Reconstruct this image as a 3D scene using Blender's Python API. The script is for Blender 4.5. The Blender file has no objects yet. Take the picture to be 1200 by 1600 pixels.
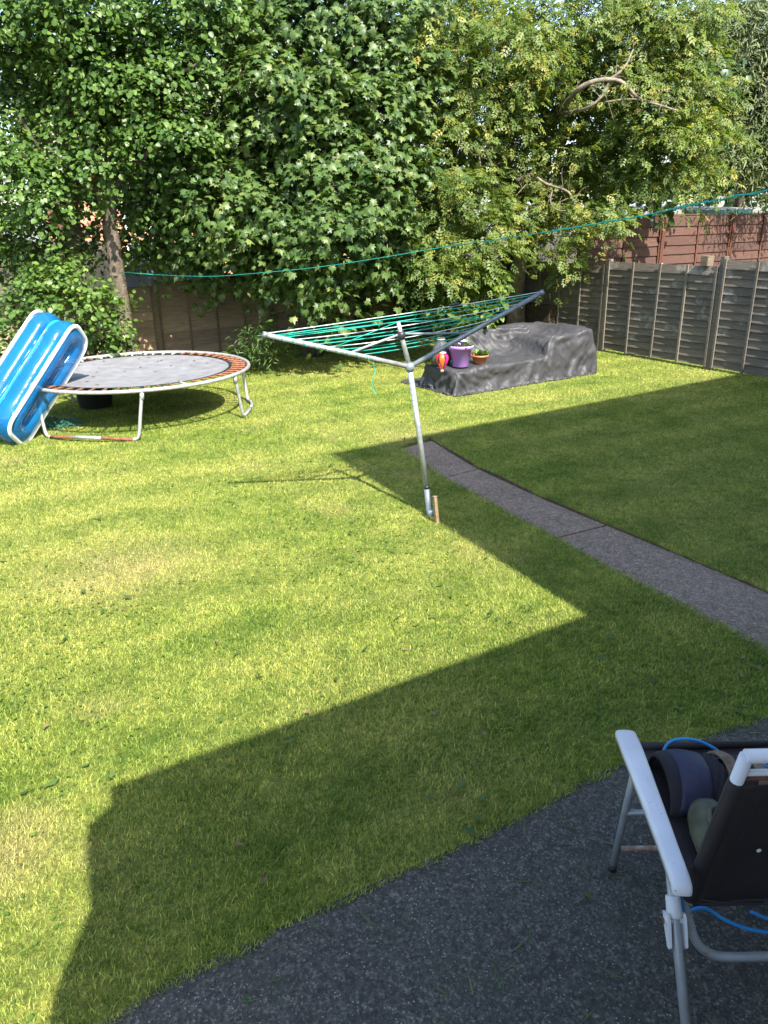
import bpy, bmesh, math, random
import numpy as np
from mathutils import Vector, Matrix, noise as mnoise
random.seed(7); rng = np.random.default_rng(7)
S = bpy.context.scene
COL = S.collection
R = math.radians

# ---------------------------------------------------------------- camera
CAM_H, FPX = 2.2, 1200.0
PITCH, ROLL = math.atan(455/1200), R(1.0)
cp, sp, cr, sr = math.cos(PITCH), math.sin(PITCH), math.cos(ROLL), math.sin(ROLL)
cam = bpy.data.cameras.new('camera'); cam_o = bpy.data.objects.new('camera', cam); COL.objects.link(cam_o)
rx = Vector((cr, -sr*sp, -sr*cp)); ry = Vector((sr, cr*sp, cr*cp)); rz = -Vector((0, cp, -sp))
m = Matrix((rx, ry, rz)).transposed().to_4x4(); m.translation = (0, 0, CAM_H)
cam_o.matrix_world = m
cam.sensor_fit = 'VERTICAL'; cam.sensor_height = 24; cam.sensor_width = 18; cam.lens = 18
cam.clip_start = 0.05; cam.clip_end = 500
S.camera = cam_o
S.render.resolution_x, S.render.resolution_y = 768, 1024

# ---------------------------------------------------------------- light
SUN_AZ, SUN_EL = R(116.3), R(48)          # ground direction the light travels in, height of the sun
D2 = Vector((math.cos(SUN_AZ), math.sin(SUN_AZ)))
w = bpy.data.worlds.new('World'); S.world = w; w.use_nodes = True
nt = w.node_tree; bg = nt.nodes['Background']
sky = nt.nodes.new('ShaderNodeTexSky'); sky.sky_type = 'NISHITA'; sky.sun_disc = False
sky.sun_elevation = SUN_EL; sky.sun_rotation = math.atan2(-D2.x, -D2.y)
sky.air_density = 1.0; sky.dust_density = 1.6
nt.links.new(sky.outputs[0], bg.inputs[0]); bg.inputs[1].default_value = 0.15
sl = bpy.data.lights.new('sun', 'SUN'); sl.energy = 5.0; sl.angle = R(0.5); sl.color = (1, 0.94, 0.84)
so = bpy.data.objects.new('sun', sl); COL.objects.link(so)
ldir = Vector((D2.x*math.cos(SUN_EL), D2.y*math.cos(SUN_EL), -math.sin(SUN_EL)))
so.rotation_euler = ldir.to_track_quat('-Z', 'Y').to_euler(); so.location = (3, -6, 12)
S.view_settings.view_transform = 'Standard'; S.view_settings.look = 'None'
S.view_settings.exposure = 1.6; S.view_settings.gamma = 1; S.view_settings.use_curve_mapping = False

# ---------------------------------------------------------------- measuring helpers
def ray(px, py):
    x = (px-600)/FPX; y = -(py-800)/FPX
    return rx*x + ry*y - rz
def G(px, py, z=0.0):
    r = ray(px, py); return Vector((0, 0, CAM_H)) + r*((z-CAM_H)/r.z)
def AT(px, py, Y):
    r = ray(px, py); return Vector((0, 0, CAM_H)) + r*(Y/r.y)
UA = R(33)                                 # the houses and fences share these two axes
U = Vector((math.cos(UA), math.sin(UA), 0)); V = Vector((-math.sin(UA), math.cos(UA), 0)); Z = Vector((0, 0, 1))

# ---------------------------------------------------------------- objects helpers
def link(o, parent=None):
    COL.objects.link(o)
    if parent: o.parent = parent
    return o
def tag(o, label=None, cat=None, group=None, kind=None):
    if label: o['label'] = label
    if cat: o['category'] = cat
    if group: o['group'] = group
    if kind: o['kind'] = kind
    return o
def empty(name, loc=(0, 0, 0), rz=0.0):
    o = bpy.data.objects.new(name, None); o.empty_display_size = 0.2
    o.location = loc; o.rotation_euler = (0, 0, rz); return link(o)
class MB:
    def __init__(s): s.v = []; s.f = []
    def add(s, v, f):
        n = len(s.v); s.v += [tuple(p) for p in v]; s.f += [tuple(i+n for i in q) for q in f]; return s
    def box(s, lo, hi, M=None):
        v = [Vector((x, y, z)) for x in (lo[0], hi[0]) for y in (lo[1], hi[1]) for z in (lo[2], hi[2])]
        if M is not None: v = [M @ p for p in v]
        return s.add(v, [(0, 1, 3, 2), (4, 6, 7, 5), (0, 4, 5, 1), (2, 3, 7, 6), (0, 2, 6, 4), (1, 5, 7, 3)])
    def tube(s, pts, r, n=10, cap=True, flat=None):
        pts = [Vector(p) for p in pts]; k = len(pts)
        rr = r if isinstance(r, (list, tuple)) else [r]*k
        t0 = (pts[1]-pts[0]).normalized()
        a = t0.orthogonal().normalized(); V_ = []; 
        for i, p in enumerate(pts):
            t = (pts[min(i+1, k-1)]-pts[max(i-1, 0)])
            t = t.normalized() if t.length > 1e-9 else t0
            a = (a - t*a.dot(t)).normalized(); b = t.cross(a)
            for j in range(n):
                an = 2*math.pi*j/n; V_.append(p + (a*math.cos(an)+b*math.sin(an))*rr[i])
        F = [(i*n+j, i*n+(j+1) % n, (i+1)*n+(j+1) % n, (i+1)*n+j) for i in range(k-1) for j in range(n)]
        if cap: F += [tuple(range(n))[::-1], tuple((k-1)*n+j for j in range(n))]
        return s.add(V_, F)
    def lathe(s, prof, c=(0, 0, 0), n=28, M=None, cap=True):
        V_ = []
        for r, z in prof:
            for j in range(n):
                an = 2*math.pi*j/n; p = Vector((r*math.cos(an), r*math.sin(an), z))
                if M is not None: p = M @ p
                V_.append(p+Vector(c))
        k = len(prof)
        F = [(i*n+j, i*n+(j+1) % n, (i+1)*n+(j+1) % n, (i+1)*n+j) for i in range(k-1) for j in range(n)]
        if cap: F += [tuple(range(n))[::-1], tuple((k-1)*n+j for j in range(n))]
        return s.add(V_, F)
    def prism(s, poly, dv):
        n = len(poly); a = [Vector(p) for p in poly]; b = [p+Vector(dv) for p in a]
        return s.add(a+b, [tuple(range(n))[::-1], tuple(range(n, 2*n))]+[(i, (i+1) % n, n+(i+1) % n, n+i) for i in range(n)])
    def mesh(s, name, mat, smooth=False):
        me = bpy.data.meshes.new(name); me.from_pydata(s.v, [], s.f); me.materials.append(mat)
        bm = bmesh.new(); bm.from_mesh(me); bmesh.ops.recalc_face_normals(bm, faces=bm.faces); bm.to_mesh(me); bm.free()
        if smooth:
            me.polygons.foreach_set('use_smooth', [len(p.vertices) < 8 for p in me.polygons])
        me.update(); return me
    def obj(s, name, mat, parent=None, smooth=False, bevel=0):
        o = bpy.data.objects.new(name, s.mesh(name, mat, smooth)); link(o, parent)
        if bevel:
            b = o.modifiers.new('bevel', 'BEVEL'); b.width = bevel; b.segments = 2; b.limit_method = 'ANGLE'; b.angle_limit = R(40)
        return o
def smooth_path(pts, sub=6):
    pts = [Vector(p) for p in pts]; out = []
    for i in range(len(pts)-1):
        p0 = pts[max(i-1, 0)]; p1 = pts[i]; p2 = pts[i+1]; p3 = pts[min(i+2, len(pts)-1)]
        for k in range(sub):
            t = k/sub
            out.append(0.5*((2*p1)+(p2-p0)*t+(2*p0-5*p1+4*p2-p3)*t*t+(3*p1-p0-3*p2+p3)*t**3))
    return out+[pts[-1]]

# ---------------------------------------------------------------- materials
def ramp(nt, fac, stops):
    r = nt.nodes.new('ShaderNodeValToRGB'); e = r.color_ramp.elements
    while len(e) < len(stops): e.new(0.5)
    for q, (p, c) in zip(e, stops): q.position = p; q.color = (*c, 1)
    nt.links.new(fac, r.inputs[0]); return r.outputs[0]
def noise(nt, scale, detail=4, coord='Object', vec=None, rough=0.55, stretch=None):
    n = nt.nodes.new('ShaderNodeTexNoise'); n.inputs['Scale'].default_value = scale
    n.inputs['Detail'].default_value = detail; n.inputs['Roughness'].default_value = rough
    if vec is None:
        if coord == 'World': vec = nt.nodes.new('ShaderNodeNewGeometry').outputs['Position']
        else: vec = nt.nodes.new('ShaderNodeTexCoord').outputs[coord]
    if stretch:
        mp = nt.nodes.new('ShaderNodeMapping'); mp.inputs['Scale'].default_value = stretch
        nt.links.new(vec, mp.inputs[0]); vec = mp.outputs[0]
    nt.links.new(vec, n.inputs['Vector']); return n.outputs[0]
def mixc(nt, fac, a, b, mode='MIX'):
    mx = nt.nodes.new('ShaderNodeMix'); mx.data_type = 'RGBA'; mx.blend_type = mode
    for sock, v in ((mx.inputs[0], fac), (mx.inputs[6], a), (mx.inputs[7], b)):
        if hasattr(v, 'is_linked') or hasattr(v, 'links'): nt.links.new(v, sock)
        elif isinstance(v, (int, float)): sock.default_value = v
        else: sock.default_value = (*v, 1)
    return mx.outputs[2]
def bumpn(nt, h, strength, dist=0.01, normal=None):
    b = nt.nodes.new('ShaderNodeBump'); b.inputs['Strength'].default_value = strength; b.inputs['Distance'].default_value = dist
    nt.links.new(h, b.inputs['Height'])
    if normal: nt.links.new(normal, b.inputs['Normal'])
    return b.outputs[0]
def newmat(name):
    m = bpy.data.materials.new(name); m.use_nodes = True; nt = m.node_tree
    return m, nt, nt.nodes['Principled BSDF']
def mat(name, stops, scale=6, rough=0.6, metal=0, bump=0.0, bscale=None, bdist=0.004, coord='Object', stretch=None, spec=0.5, detail=5):
    m, nt, p = newmat(name)
    if not isinstance(stops, list): stops = [(0.3, tuple(c*0.82 for c in stops)), (0.7, stops)]
    f = noise(nt, scale, detail, coord, stretch=stretch)
    nt.links.new(ramp(nt, f, stops), p.inputs['Base Color'])
    p.inputs['Roughness'].default_value = rough; p.inputs['Metallic'].default_value = metal
    p.inputs['Specular IOR Level'].default_value = spec
    if bump: nt.links.new(bumpn(nt, noise(nt, bscale or scale*4, 6, coord, stretch=stretch), bump, bdist), p.inputs['Normal'])
    return m

def mat_concrete(name, dark, light, speck, speck_amt, scale, stone=.85):
    m, nt, p = newmat(name)
    pos = nt.nodes.new('ShaderNodeNewGeometry').outputs['Position']
    big = noise(nt, 1.7, 5, vec=pos); base = ramp(nt, big, [(0.3, dark), (0.72, light)])
    mid = noise(nt, 26, 6, vec=pos, rough=.7)
    base = mixc(nt, ramp(nt, mid, [(0.35, (0, 0, 0)), (0.75, (1, 1, 1))]), base, tuple(c*1.7 for c in light))
    fine = noise(nt, 260, 3, vec=pos, rough=.8)
    base = mixc(nt, 0.85, base, ramp(nt, fine, [(0.3, (.28, .28, .28)), (0.5, (.8, .8, .8)), (0.75, (1.5, 1.5, 1.5))]), 'MULTIPLY')
    vo = nt.nodes.new('ShaderNodeTexVoronoi'); vo.inputs['Scale'].default_value = scale; nt.links.new(pos, vo.inputs['Vector'])
    dist = vo.outputs['Distance']; rnd = vo.outputs['Color']
    sep = nt.nodes.new('ShaderNodeSeparateColor'); nt.links.new(rnd, sep.inputs[0])
    a = nt.nodes.new('ShaderNodeMath'); a.operation = 'LESS_THAN'; nt.links.new(sep.outputs[0], a.inputs[0]); a.inputs[1].default_value = speck_amt
    b = nt.nodes.new('ShaderNodeMath'); b.operation = 'LESS_THAN'; nt.links.new(dist, b.inputs[0]); b.inputs[1].default_value = 0.36
    c = nt.nodes.new('ShaderNodeMath'); c.operation = 'MULTIPLY'; nt.links.new(a.outputs[0], c.inputs[0]); nt.links.new(b.outputs[0], c.inputs[1])
    d = nt.nodes.new('ShaderNodeMath'); d.operation = 'MULTIPLY'; nt.links.new(c.outputs[0], d.inputs[0]); nt.links.new(ramp(nt, noise(nt, 4, 3, vec=pos), [(0.35, (.2, .2, .2)), (0.6, (1, 1, 1))]), d.inputs[1])
    # stones: every pebble its own tone
    tone = ramp(nt, sep.outputs[1], [(0, (.25, .25, .28)), (.5, (.75, .73, .72)), (.8, (1.3, 1.25, 1.2)), (1, (2.8, 2.7, 2.5))])
    base = mixc(nt, stone, base, tone, 'MULTIPLY')
    mo = noise(nt, 3.3, 6, vec=pos, rough=.7); base = mixc(nt, ramp(nt, mo, [(.52, (0, 0, 0)), (.68, (.45, .45, .45))]), base, (dark[0]*.9, dark[1]*1.15, dark[2]*.75))
    col = mixc(nt, d.outputs[0], base, speck)
    nt.links.new(col, p.inputs['Base Color']); p.inputs['Roughness'].default_value = .85; p.inputs['Specular IOR Level'].default_value = .3
    n1 = bumpn(nt, dist, .6, .004); nt.links.new(bumpn(nt, fine, .6, .004, n1), p.inputs['Normal'])
    return m
M_patio = mat_concrete('dark_aggregate', (.038, .037, .031), (.070, .067, .058), (.27, .26, .23), .07, 125, .6)
M_slab = mat_concrete('path_concrete', (.140, .106, .080), (.210, .166, .130), (.27, .235, .20), .12, 110, .4)
M_soil = mat('soil', [(0.3, (.03, .02, .012)), (.7, (.075, .05, .03))], 20, .95, bump=.8, bscale=60, bdist=.01, coord='Object')

def grass_color(nt, tip=True):
    """living green, straw and clover patches by place on the lawn"""
    pos = nt.nodes.new('ShaderNodeNewGeometry').outputs['Position']
    a = noise(nt, 0.55, 4, vec=pos); b = noise(nt, 3.2, 4, vec=pos); c = noise(nt, 1.15, 3, vec=pos)
    g1 = ramp(nt, b, [(.28, (.100, .172, .026)), (.5, (.194, .256, .044)), (.72, (.262, .305, .066))])
    g2 = ramp(nt, b, [(.3, (.265, .295, .066)), (.7, (.370, .370, .108))])
    col = mixc(nt, ramp(nt, a, [(.36, (0, 0, 0)), (.66, (.9, .9, .9))]), g1, g2)
    straw = ramp(nt, c, [(.60, (0, 0, 0)), (.78, (.45, .45, .45))])
    for (q, rad, am) in ((G(195, 885), .7, .6), (G(10, 1330), .3, .8), (G(640, 685), .7, .4), (G(210, 560), 1.2, .8)):
        vd = nt.nodes.new('ShaderNodeVectorMath'); vd.operation = 'DISTANCE'; nt.links.new(pos, vd.inputs[0]); vd.inputs[1].default_value = q
        mr = nt.nodes.new('ShaderNodeMapRange'); nt.links.new(vd.outputs['Value'], mr.inputs[0]); mr.inputs[1].default_value = 0; mr.inputs[2].default_value = rad; mr.inputs[3].default_value = am*1.7; mr.inputs[4].default_value = 0
        mu = nt.nodes.new('ShaderNodeMath'); mu.operation = 'MULTIPLY'; nt.links.new(mr.outputs[0], mu.inputs[0]); nt.links.new(b, mu.inputs[1])
        mx_ = nt.nodes.new('ShaderNodeMath'); mx_.operation = 'MAXIMUM'; mx_.use_clamp = True; nt.links.new(mu.outputs[0], mx_.inputs[0]); nt.links.new(straw, mx_.inputs[1]); straw = mx_.outputs[0]
    wv = nt.nodes.new('ShaderNodeTexWave'); wv.inputs['Scale'].default_value = .42; wv.inputs['Distortion'].default_value = 1.6; wv.inputs['Detail'].default_value = 2
    mpw = nt.nodes.new('ShaderNodeMapping'); mpw.inputs['Rotation'].default_value = (0, 0, R(62)); nt.links.new(pos, mpw.inputs[0]); nt.links.new(mpw.outputs[0], wv.inputs[0])
    col = mixc(nt, 1, col, ramp(nt, wv.outputs['Fac'], [(.25, (.90, .93, .88)), (.75, (1.10, 1.07, 1.06))]), 'MULTIPLY')
    fl = noise(nt, 16, 4, vec=pos, rough=.7); col = mixc(nt, 1, col, ramp(nt, fl, [(.34, (.62, .74, .62)), (.5, (1, 1, 1)), (.68, (1.28, 1.2, 1.22))]), 'MULTIPLY')
    col = mixc(nt, straw, col, (.45, .35, .17))
    return col, pos
def mat_blades():
    m, nt, p = newmat('grass_blades')
    col, pos = grass_color(nt)
    at = nt.nodes.new('ShaderNodeAttribute'); at.attribute_name = 'rnd'
    sep = nt.nodes.new('ShaderNodeSeparateColor'); nt.links.new(at.outputs['Color'], sep.inputs[0])
    col = mixc(nt, .95, col, ramp(nt, sep.outputs[0], [(0, (.30, .42, .34)), (.45, (.9, .95, .9)), (.85, (1.3, 1.28, 1.22)), (1, (1.7, 1.5, 1.6))]), 'MULTIPLY')
    nt.links.new(col, p.inputs['Base Color']); p.inputs['Roughness'].default_value = .55; p.inputs['Specular IOR Level'].default_value = .25
    tr = nt.nodes.new('ShaderNodeBsdfTranslucent'); nt.links.new(mixc(nt, 1.0, col, (1.0, 1.2, .75), 'MULTIPLY'), tr.inputs[0])
    mx = nt.nodes.new('ShaderNodeMixShader'); mx.inputs[0].default_value = .34
    nt.links.new(p.outputs[0], mx.inputs[1]); nt.links.new(tr.outputs[0], mx.inputs[2]); nt.links.new(mx.outputs[0], nt.nodes['Material Output'].inputs[0])
    return m
def mat_lawn():
    m, nt, p = newmat('lawn_turf')
    col, pos = grass_color(nt)
    f = noise(nt, 45, 5, vec=pos, rough=.75, stretch=(1, 1, 1))
    col = mixc(nt, 1.0, col, ramp(nt, f, [(.32, (.35, .33, .3)), (.55, (.8, .8, .75)), (.75, (1.15, 1.1, 1))]), 'MULTIPLY')
    nt.links.new(col, p.inputs['Base Color']); p.inputs['Roughness'].default_value = .9; p.inputs['Specular IOR Level'].default_value = .15
    nt.links.new(bumpn(nt, f, 1, .03), p.inputs['Normal'])
    return m
M_blade = mat_blades(); M_lawn = mat_lawn()

def mat_leaf(name, dark, light, tip, gloss=.4, trans=.35, spec=.5):
    m, nt, p = newmat(name)
    at = nt.nodes.new('ShaderNodeAttribute'); at.attribute_name = 'rnd'
    sep = nt.nodes.new('ShaderNodeSeparateColor'); nt.links.new(at.outputs['Color'], sep.inputs[0])
    oi = nt.nodes.new('ShaderNodeObjectInfo')
    ad = nt.nodes.new('ShaderNodeMath'); ad.operation = 'ADD'; nt.links.new(sep.outputs[0], ad.inputs[0])
    ml = nt.nodes.new('ShaderNodeMath'); ml.operation = 'MULTIPLY'; ml.inputs[1].default_value = .6; nt.links.new(oi.outputs['Random'], ml.inputs[0])
    nt.links.new(ml.outputs[0], ad.inputs[1])
    fr = nt.nodes.new('ShaderNodeMath'); fr.operation = 'FRACT'; nt.links.new(ad.outputs[0], fr.inputs[0])
    col = ramp(nt, fr.outputs[0], [(0, dark), (.85, light), (1.0, tip)])
    big = noise(nt, .9, 3, coord='World')
    col = mixc(nt, 1, col, ramp(nt, big, [(.3, (.75, .85, .85)), (.7, (1.25, 1.15, 1.0))]), 'MULTIPLY')
    nt.links.new(col, p.inputs['Base Color']); p.inputs['Roughness'].default_value = gloss; p.inputs['Specular IOR Level'].default_value = spec
    tr = nt.nodes.new('ShaderNodeBsdfTranslucent'); nt.links.new(mixc(nt, 1.0, col, (1.5, 1.5, .6), 'MULTIPLY'), tr.inputs[0])
    mx = nt.nodes.new('ShaderNodeMixShader'); mx.inputs[0].default_value = trans
    nt.links.new(p.outputs[0], mx.inputs[1]); nt.links.new(tr.outputs[0], mx.inputs[2]); nt.links.new(mx.outputs[0], nt.nodes['Material Output'].inputs[0])
    return m
L_gloss = mat_leaf('glossy_leaf', (.036, .082, .016), (.085, .155, .032), (.15, .23, .05), .43, .3, .35)
L_maple = mat_leaf('maple_leaf', (.038, .082, .020), (.090, .150, .038), (.16, .20, .06), .45, .32, .4)
L_elder = mat_leaf('elder_leaf', (.065, .115, .026), (.155, .205, .046), (.32, .28, .08), .5, .36, .35)
L_grey = mat_leaf('greyish_leaf', (.075, .11, .055), (.16, .20, .10), (.26, .28, .15), .5, .3, .35)
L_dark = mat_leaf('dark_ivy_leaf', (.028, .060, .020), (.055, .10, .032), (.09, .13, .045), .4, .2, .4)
L_fresh = mat_leaf('fresh_leaf', (.07, .13, .02), (.12, .20, .03), (.18, .25, .05), .45, .4, .35)
L_succ = mat_leaf('succulent_leaf', (.10, .18, .05), (.20, .30, .10), (.35, .40, .20), .45, .25, .4)
M_bark = mat('bark', [(.3, (.045, .035, .026)), (.7, (.15, .12, .09))], 9, .9, bump=1, bscale=30, bdist=.02)
M_bark_l = mat('pale_bark', [(.3, (.085, .07, .05)), (.7, (.24, .20, .15))], 12, .9, bump=.8, bscale=40, bdist=.01)
def mat_wood(name, stops, wash=None):
    m, nt, p = newmat(name)
    tc = nt.nodes.new('ShaderNodeTexCoord').outputs['Object']
    oi = nt.nodes.new('ShaderNodeObjectInfo')
    vm = nt.nodes.new('ShaderNodeVectorMath'); vm.operation = 'ADD'; nt.links.new(tc, vm.inputs[0])
    sc = nt.nodes.new('ShaderNodeVectorMath'); sc.operation = 'SCALE'; sc.inputs['Scale'].default_value = 37
    cx = nt.nodes.new('ShaderNodeCombineXYZ'); [nt.links.new(oi.outputs['Random'], cx.inputs[i]) for i in range(3)]
    nt.links.new(cx.outputs[0], sc.inputs[0]); nt.links.new(sc.outputs[0], vm.inputs[1])
    g = noise(nt, 5, 7, vec=vm.outputs[0], rough=.65, stretch=(1, 8, 12))
    col = ramp(nt, g, stops)
    col = mixc(nt, 1, col, ramp(nt, oi.outputs['Random'], [(0, (.78, .78, .8)), (1, (1.18, 1.15, 1.12))]), 'MULTIPLY')
    if wash:
        b = noise(nt, 2.4, 6, vec=vm.outputs[0], rough=.7)
        col = mixc(nt, ramp(nt, b, [(.55, (0, 0, 0)), (.68, (.8, .8, .8))]), col, wash)
    nt.links.new(col, p.inputs['Base Color']); p.inputs['Roughness'].default_value = .85; p.inputs['Specular IOR Level'].default_value = .25
    nt.links.new(bumpn(nt, g, .5, .006), p.inputs['Normal'])
    return m
M_board = mat_wood('weathered_board', [(.3, (.085, .074, .060)), (.7, (.18, .158, .130))], (.30, .29, .26))
M_board_b = mat_wood('brown_weathered_board', [(.3, (.20, .15, .10)), (.7, (.38, .29, .20))])
M_batten = mat_wood('batten_wood', [(.3, (.10, .088, .072)), (.7, (.20, .18, .15))])
M_post = mat_wood('post_wood', [(.3, (.11, .085, .06)), (.7, (.25, .20, .14))])
M_red = mat_wood('red_brown_stain', [(.3, (.062, .034, .027)), (.7, (.105, .056, .043))])
M_redpost = mat_wood('red_brown_post', [(.3, (.08, .032, .02)), (.7, (.14, .06, .04))])
M_cream = mat('cream_lit_post', (.50, .46, .36), 8, .8)  # pale tone standing in for sunlight on brown fence posts
M_galv = mat('galvanised_steel', [(.3, (.28, .29, .29)), (.7, (.48, .49, .49))], 30, .5, .5, bump=.1)
M_grey = mat('grey_painted_steel', [(.3, (.15, .18, .20)), (.7, (.25, .285, .31))], 14, .45, .3)
M_grey2 = mat('dull_aluminium', [(.3, (.30, .33, .35)), (.7, (.44, .47, .49))], 20, .4, .5)
M_rust = mat('rust', [(.3, (.085, .032, .018)), (.7, (.225, .082, .042))], 25, .85, bump=.4, bscale=80)
M_whitesteel = mat('white_spring_steel', (.62, .60, .56), 20, .5, .4)
M_line = mat('green_plastic_line', [(.35, (.0, .26, .19)), (.65, (.01, .38, .29))], 30, .4)
M_linew = mat('faded_line', [(.35, (.22, .42, .37)), (.65, (.60, .63, .60))], 12, .45)
M_blackp = mat('black_plastic', (.022, .022, .024), 8, .45)
M_matf = mat('trampoline_mat', [(.3, (.13, .133, .145)), (.7, (.20, .205, .22))], 7, .62, bump=.2, bscale=200)
def mat_cover():
    m, nt, p = newmat('cover_fabric')
    a = noise(nt, 3, 6, vec=None, rough=.65)
    nt.links.new(ramp(nt, a, [(.3, (.030, .030, .034)), (.7, (.048, .048, .053))]), p.inputs['Base Color'])
    p.inputs['Roughness'].default_value = .56; p.inputs['Specular IOR Level'].default_value = .4
    w1 = noise(nt, 14, 5, stretch=(1, 1.6, .7)); b = bumpn(nt, w1, .5, .02)
    nt.links.new(bumpn(nt, noise(nt, 500, 2), .15, .001, b), p.inputs['Normal'])
    return m
M_cover = mat_cover()

# ================================================================= THE HOUSE BEHIND THE CAMERA
# plan: front face on the line n.p = -0.25; the porch face carries the low roof, the main block the high one
def back_project(px, py, off):
    q = G(px, py); k = (q.dot(V)+off)/Vector((D2.x, D2.y, 0)).dot(V)
    w_ = q-Vector((D2.x, D2.y, 0))*k; return Vector((w_.x, w_.y, k*math.tan(SUN_EL)))
M_wall = mat('pale_render', [(.3, (.42, .39, .34)), (.7, (.52, .49, .43))], 3, .9, bump=.3, bscale=90)
M_tile = mat('roof_tile', [(.3, (.16, .10, .08)), (.7, (.26, .18, .15))], 12, .85, bump=.6, bscale=14)
hs = empty('house', (2.4, 1.3, 0)); tag(hs, 'rear of the pale rendered house behind the camera, its eaves shading the patio', 'house')
def hobj(mb, name, m_, parent=hs, **k):
    o = mb.obj(name, m_, parent, **k); o.matrix_parent_inverse = Matrix.Translation(-hs.location); return o
prof = [back_project(*q, .25) for q in ((905, 965), (170, 1230), (172, 1262), (136, 1288), (134, 1330), (140, 1420), (84, 1552), (74, 1600))]
prof[0] = prof[0] + (prof[0]-prof[1]).normalized()*0.3
prof.append(Vector((prof[-1].x, prof[-1].y, 0))); prof.append(Vector((prof[0].x, prof[0].y, 0)))
hobj(MB().prism(prof, -V*2.2), 'porch', M_wall)
e0 = back_project(515, 710, .15); e1 = back_project(1150, 585, .15)
ez = (e0.z+e1.z)/2; e0.z = ez
c0 = Vector((e0.x, e0.y, 0))
far = c0+U*12
zz = Z*(ez-.12)
hobj(MB().prism([c0-V*.1, far-V*.1, far-V*7.6, c0-V*7.6], zz), 'wall', M_wall)
g0 = c0+Z*ez; rb = MB()
rb.add([g0, g0+U*12, g0+U*12-V*3.9+Z*2.4, g0-V*3.9+Z*2.4, g0+U*12-V*7.8, g0-V*7.8],
       [(0, 1, 2, 3), (3, 2, 4, 5), (0, 3, 5), (1, 4, 2), (0, 5, 4, 1)])
hobj(rb, 'roof', M_tile)

# ================================================================= GROUND
PATIO = [G(x, y) for x, y in ((60, 1650), (169, 1594), (281, 1522), (394, 1470), (478, 1428), (600, 1373), (700, 1329), (780, 1292), (850, 1255), (905, 1222), (960, 1197), (1020, 1175), (1080, 1158), (1130, 1140), (1200, 1116), (1330, 1065))]
PATIO = smooth_path(PATIO, 6)
PL = [G(600, 678)]+[G(x, y) for x, y in ((624, 698), (689, 743), (776, 792), (861, 837), (985, 905), (1184, 1009), (1276, 1055))]
PR = [G(x, y) for x, y in ((664, 678), (690, 694), (745, 727), (840, 771), (945, 815), (1060, 862), (1200, 921), (1500, 1046))]
far_l, far_r, near = -60, 60, -30
gm = MB().box((-80, -40, -.40), (80, 120, -.30))
tag(gm.obj('ground', M_soil), kind='structure')
# patio: one thick slab
patio_poly = [Vector((p.x, p.y, 0)) for p in PATIO]+[Vector((9, 6.2, 0)), Vector((9, -6, 0)), Vector((-5, -6, 0)), Vector((-3.2, .2, 0))]
pb = MB().prism([p+Z*-.2 for p in patio_poly], (0, 0, .2))
tag(pb.obj('patio', M_patio), kind='structure')
def in_poly(x, y, poly):
    inside = np.zeros(len(x), bool); n = len(poly)
    for i in range(n):
        x1, y1 = poly[i][0], poly[i][1]; x2, y2 = poly[(i+1) % n][0], poly[(i+1) % n][1]
        if y1 == y2: continue
        c = ((y1 > y) != (y2 > y)) & (x < (x2-x1)*(y-y1)/(y2-y1)+x1); inside ^= c
    return inside
# lawn left of the path (level with it) and right of it (a step higher)
dirp = (PL[6]-PL[1]).normalized()
path_end_l = G(622, 697); path_end_r = G(672, 683)
lawn_left = [(-9, 0.2), (-3.2, .2)]+[(p.x, p.y) for p in PATIO[:-3]]+[(p.x, p.y) for p in PL[7:0:-1]]+[(path_end_r.x, path_end_r.y)]
lawn_left += [(path_end_r.x-dirp.x*12, path_end_r.y-dirp.y*12), (-14, 22), (-14, .2)]
lawn_right = [(path_end_r.x, path_end_r.y)]+[(p.x, p.y) for p in PR[1:]]+[(9, 4), (13, 8), (9, 20), (path_end_r.x-dirp.x*12, path_end_r.y-dirp.y*12)]
def poly_slab(name, poly, zt, zb, m_):
    b = MB().prism([Vector((x, y, zb)) for x, y in poly], (0, 0, zt-zb)); o = b.obj(name, m_); return tag(o, kind='structure')
lawn_l = poly_slab('lawn', lawn_left, 0.0, -.25, M_lawn)
lawn_r = poly_slab('lawn', lawn_right, 0.004, -.25, M_lawn)
# soil edge along the right hand lawn
ed = MB(); n = len(PR)
pe = smooth_path(PR, 12)
for i in range(len(pe)-1):
    a, b_ = pe[i], pe[i+1]; t = (b_-a).normalized(); o_ = Vector((t.y, -t.x, 0))
    if o_.dot(Vector((-1, -1, 0))) < 0: o_ = -o_
    w1, w2 = .012+.02*mnoise.noise(a*6), .012+.02*mnoise.noise(b_*6)
    ed.add([a+o_*(.01+abs(w1)*.8)-Z*.05, b_+o_*(.01+abs(w2)*.8)-Z*.05, b_-o_*.01+Z*.003, a-o_*.01+Z*.003], [(0, 1, 2, 3)])
tag(ed.obj('soil_edge', M_soil), kind='structure')
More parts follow.
